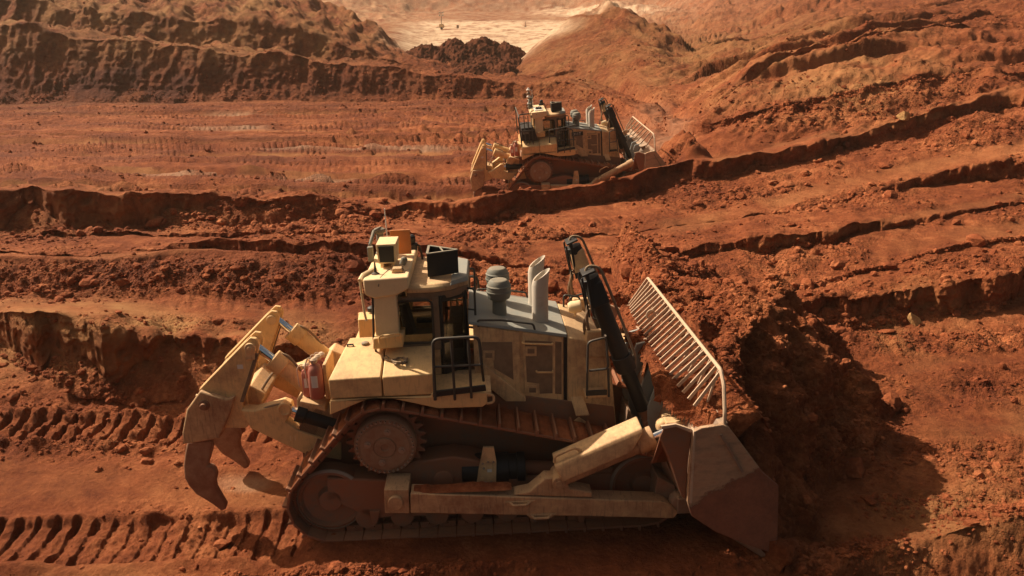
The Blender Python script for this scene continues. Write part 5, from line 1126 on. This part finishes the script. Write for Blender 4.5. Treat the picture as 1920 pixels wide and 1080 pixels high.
# ------------------------------------------------------------------ dark heap beyond the berm
def ore_heap():
    peaks = [(800, 84, 103, .62), (775, 104, 101, .6), (852, 72, 106, .66), (905, 68, 108, .66), (948, 79, 107, .7), (870, 97, 100, .55), (915, 104, 98, .5), (830, 103, 99, .6), (958, 104, 101, .62), (890, 118, 95, .45), (935, 122, 95, .45)]
    c = [at_distance(u, v, y) for u, v, y, s in peaks]
    gx, gy = np.meshgrid(np.arange(-15.5, 5.0, 0.10), np.arange(88, 114, 0.10)); gx = gx.astype(np.float32); gy = gy.astype(np.float32)
    z = np.full_like(gx, -9.0)
    wob = fbm(gx, gy, 0 * gx, 3.0, 3, 401)
    for (px_, py_, pz_), (_, _, _, s) in zip(c, peaks):
        d = np.sqrt((gx - px_) ** 2 + (gy - py_) ** 2 + 0.5)
        z = np.maximum(z, pz_ - s * d * (1 + .15 * wob) + .3)
    z = z + 0.35 * fbm(gx, gy, z, 1.3, 4, 403, .62) + 0.2 * fbm(gx, gy, z, .6, 3, 407, .6, ridge=True)
    nr, nc = gx.shape
    f = grid_faces(nr, nc); kf = (z.ravel()[f] > 0.3).any(1); f = f[kf]; used = np.unique(f); v = np.stack([gx, gy, z], -1).reshape(-1, 3); idx = np.full(len(v), -1); idx[used] = np.arange(len(used))
    return v[used], idx[f]
m, nt, b = new_mat("dark_ore")
co = N(nt, "ShaderNodeTexCoord").outputs["Object"]
n1 = noise_node(nt, co, 0.9, 6, .7); n2 = noise_node(nt, co, 3.2, 4, .7)
c = ramp_node(nt, n1, [(0.35, (0.07, 0.022, 0.012)), (0.6, (0.135, 0.045, 0.022)), (0.8, (0.21, 0.08, 0.04))])
c = mix_node(nt, ramp_node(nt, n2, [(0.68, 0.0), (0.74, 1.0)]), c, (0.42, 0.30, 0.22))
nt.links.new(c, b.inputs["Base Color"]); b.inputs["Roughness"].default_value = 1.0; b.inputs["Specular IOR Level"].default_value = .05; nt.links.new(bump_node(nt, n2, .25, 1.0), b.inputs["Normal"])
v, f = ore_heap()
tag(mesh_from("ore_heap", v, f, m), "dark brown heap of dumped ore with several peaks on the pale ground beyond the berm", "ore heap")

# ------------------------------------------------------------------ light tower and markers on the pale bench
def ground_height(x, y):
    j = int(np.argmin(np.abs(A - x / y))); col = Y[:, j]; k = int(np.searchsorted(col, y)); k = min(max(k, 1), NR - 1)
    t = (y - col[k - 1]) / max(1e-3, col[k] - col[k - 1]); return float(Z2[k - 1, j] + (Z2[k, j] - Z2[k - 1, j]) * t)
a_, _ = slopes(828, 52); ty = 238.0; tx = float(a_ * ty); tz = ground_height(tx, ty)
lt = bpy.data.objects.new("light_tower", None); scene.collection.objects.link(lt); lt.location = (tx, ty, tz)
tag(lt, "mobile light tower with four lamps on a thin mast, parked on the pale bench", "light tower")
MB().box(-.75, .75, -.5, .5, .45, 1.35).prism([(-.75, 1.35), (.75, 1.35), (.5, 1.6), (-.5, 1.6)], -.45, .45).build("trailer", M['cream'], lt)
MB().bar((-1.7, 0, .45), (-.7, 0, .5), .12, .12).bar((.2, -1.0, .3), (.2, 1.0, .3), .1, .1).bar((.2, -1, 0), (.2, -1, .5), .1, .1, up=(1, 0, 0)).bar((.2, 1, 0), (.2, 1, .5), .1, .1, up=(1, 0, 0)).build("outrigger", M['black'], lt)
for sgn in (-1, 1): MB().lathe((0, sgn * .5, .33), [(.05, 0), (.33, 0), (.33, .2), (.05, .2)], (0, sgn, 0), 16).build("wheel", M['rubber'], lt)
MB().box(-.09, .09, -.09, .09, 1.4, 3.6).box(-.06, .06, -.06, .06, 3.6, 4.9).build("mast", M['grey'], lt)
for sx in (-1, 1):
    for hz in (4.0, 4.75):
        MB().lathe((sx * .48, -.12, hz), [(.05, .22), (.22, .12), (.30, 0), (.28, -.03), (.02, -.02)], (0, 1, .1), 14).bar((0, 0, hz), (sx * .4, 0, hz), .07, .07).build("lamp", M['white'], lt)
a_, _ = slopes(985, 50); x = float(a_ * 262); z = ground_height(x, 262)
mk = bpy.data.objects.new("marker_post", None); scene.collection.objects.link(mk); mk.location = (x, 262, z); tag(mk, "lone dark marker post on a small base at the far edge of the pale bench", "post")
MB().cyl((0, 0, .15), (0, 0, 1.7), .12, 10, .09).build("post", M['steel_brown'], mk); MB().plan([(-.4, -.3), (.4, -.3), (.4, .3), (-.4, .3)], -.1, .15).build("base", M['grey'], mk)
a_, _ = slopes(858, 50); x = float(a_ * 250); z = ground_height(x, 250)
dm = bpy.data.objects.new("drum", None); scene.collection.objects.link(dm); dm.location = (x, 250, z); tag(dm, "small dark drum standing to the right of the light tower", "drum")
MB().lathe((0, 0, 0), [(.38, 0), (.4, .03), (.38, .06), (.38, .4), (.4, .43), (.38, .46), (.38, .85), (.4, .88), (.36, .9)], n=16).build("barrel", M['steel_brown'], dm); MB().lathe((0, 0, .88), [(.35, 0), (.35, .05), (.05, .05)], n=16).build("lid", M['grey'], dm)

# ------------------------------------------------------------------ what differs on the far machine
def desc(o): 
    out = [o]
    for c in o.children: out += desc(c)
    return out
drop = ("camera_box", "orange_plate", "junction_box", "gps_receiver", "cylinder_shield", "coiled_lanyard", "short_antenna")
for o in [c for c in desc(far) if c.name.split('.')[0] in drop]:
    for k in reversed(desc(o)): bpy.data.objects.remove(k)

for o in []:
    pass
bars = sorted([c for c in desc(far) if c.name.split('.')[0] in ('rack_bar', 'rack_brace')], key=lambda c: c.name)
for k_, o in enumerate(bars):
    if o.name.startswith('rack_brace') or k_ % 3: bpy.data.objects.remove(o)
def bf(mb, name, mat, parent=None, bevel=.012): return mb.build(name, M[mat], parent or far, bevel)
rl = MB().tube([(-1.95, -1.70, 3.15), (-2.02, -1.70, 4.6), (-1.95, -1.1, 4.62), (-1.35, -1.0, 4.62)], .035, bend=.1).tube([(-2.0, -1.7, 3.9), (-1.3, -1.68, 3.9)], .025).tube([(-1.98, -1.7, 4.25), (-1.6, -1.4, 4.25)], .022)
for x in (-1.75, -1.55, -1.38): rl.tube([(x, -1.6, 3.2), (x, -1.55, 4.62)], .022)
rl.tube([(-2.0, -1.7, 4.6), (-2.0, 1.6, 4.6), (-2.0, 1.65, 3.2)], .03, bend=.1); bf(rl, "rear_railing", 'rail', bevel=0)
rl = MB().tube([(-.55, -1.6, 3.2), (-.55, -1.75, 3.85), (.05, -1.75, 3.9), (.05, -1.7, 3.0)], .028, bend=.06).tube([(-.55, -1.74, 3.5), (.05, -1.75, 3.5)], .022).tube([(.05, -1.75, 3.9), (.8, -1.78, 4.0)], .028); bf(rl, "side_railing", 'rail', bevel=0)
bx = bf(MB().prism([(-1.92, 3.36), (-1.10, 3.36), (-1.3, 4.0), (-1.90, 4.0)], -1.45, .3), "cooler_box", 'black'); bf(MB().box(-1.85, -1.55, -1.47, -1.45, 3.7, 3.8), "box_label", 'grey', bx, .003)
for k in range(6): bf(MB().lathe((-1.32, .4, 4.68 + .17 * k), [(.05, 0), (.10, .02), (.11, .09), (.05, .12), (.04, .17)], n=14), "antenna_ring", 'white' if k % 2 else 'steel_brown')
bf(MB().box(-1.15, -.72, -.9, .2, 4.685, 4.74), "roof_plate", 'white')
for px_, py_ in ((-1.02, -.6), (-.9, -.5), (-.84, -.65)): bf(MB().lathe((px_, py_, 4.74), [(.07, 0), (.08, .05), (.03, .12)], n=12), "roof_beacon", 'black')
# name plate on the far machine's engine door
pl = bf(MB().box(.64, 1.22, -.985, -.962, 3.30, 3.50), "name_plate", 'black', bevel=.003)
cu = bpy.data.curves.new("plate_lettering", 'FONT'); cu.body = "D11T"; cu.size = .19; cu.extrude = .003; cu.align_x = 'LEFT'
to = bpy.data.objects.new("plate_lettering", cu); scene.collection.objects.link(to)
dg = bpy.context.evaluated_depsgraph_get(); me = bpy.data.meshes.new_from_object(to.evaluated_get(dg)); bpy.data.objects.remove(to)
me.materials.clear(); me.materials.append(M['white']); to = bpy.data.objects.new("plate_lettering", me); scene.collection.objects.link(to); to.parent = pl; to.location = (.67, -.990, 3.335); to.rotation_euler = (math.pi / 2, 0, 0)
# its ripper is let down and swung back
hx, hz, ang = -2.45, 1.95, R_(-19)
Tr = Matrix.Translation((hx, 0, hz)) @ Matrix.Rotation(ang, 4, 'Y') @ Matrix.Translation((-hx, 0, -hz))
for o in list(far.children):
    base = o.name.split('.')[0]
    if base in ("ripper_carriage", "shank_box", "ripper_shank", "ripper_arm", "pitch_cylinder", "cross_beam"): o.matrix_local = Tr @ o.matrix_local
a = S(480, 650, -.75); c = S(602, 742, -.75); A0 = Vector((a[0], 0, a[1])); C0 = Vector((c[0], 0, c[1])); A1 = Tr @ A0
d0, d1 = (A0 - C0), (A1 - C0); ra = math.atan2(-(d1.z), d1.x) - math.atan2(-(d0.z), d0.x); ext = d1.length - d0.length
Tc = Matrix.Translation(C0) @ Matrix.Rotation(ra, 4, 'Y') @ Matrix.Translation(-C0)
for o in list(far.children):
    if o.name.split('.')[0] == "ripper_cylinder":
        o.matrix_local = Tc @ o.matrix_local
        for k in o.children:
            if k.name.startswith("cylinder_rod"): k.matrix_local = Matrix.Translation(d0.normalized() * ext) @ k.matrix_local

# ------------------------------------------------------------------ dusty air
hm = bpy.data.materials.new("dusty_air"); hm.use_nodes = True; nt = hm.node_tree; nt.nodes.remove(nt.nodes["Principled BSDF"])
pv = N(nt, "ShaderNodeVolumePrincipled"); pv.inputs["Color"].default_value = (0.98, 0.80, 0.60, 1); pv.inputs["Density"].default_value = HAZE; pv.inputs["Anisotropy"].default_value = 0.2
nt.links.new(pv.outputs[0], nt.nodes["Material Output"].inputs["Volume"])
zlo, zhi = float(Z2.min()) - 1, max(float(Z2.max()), 12) + 1
hz_ = MB().box(-1700, 1700, -30, float(Y2.max()) + 10, zlo, zhi).build("haze", hm, None, 0); tag(hz_, kind='stuff')
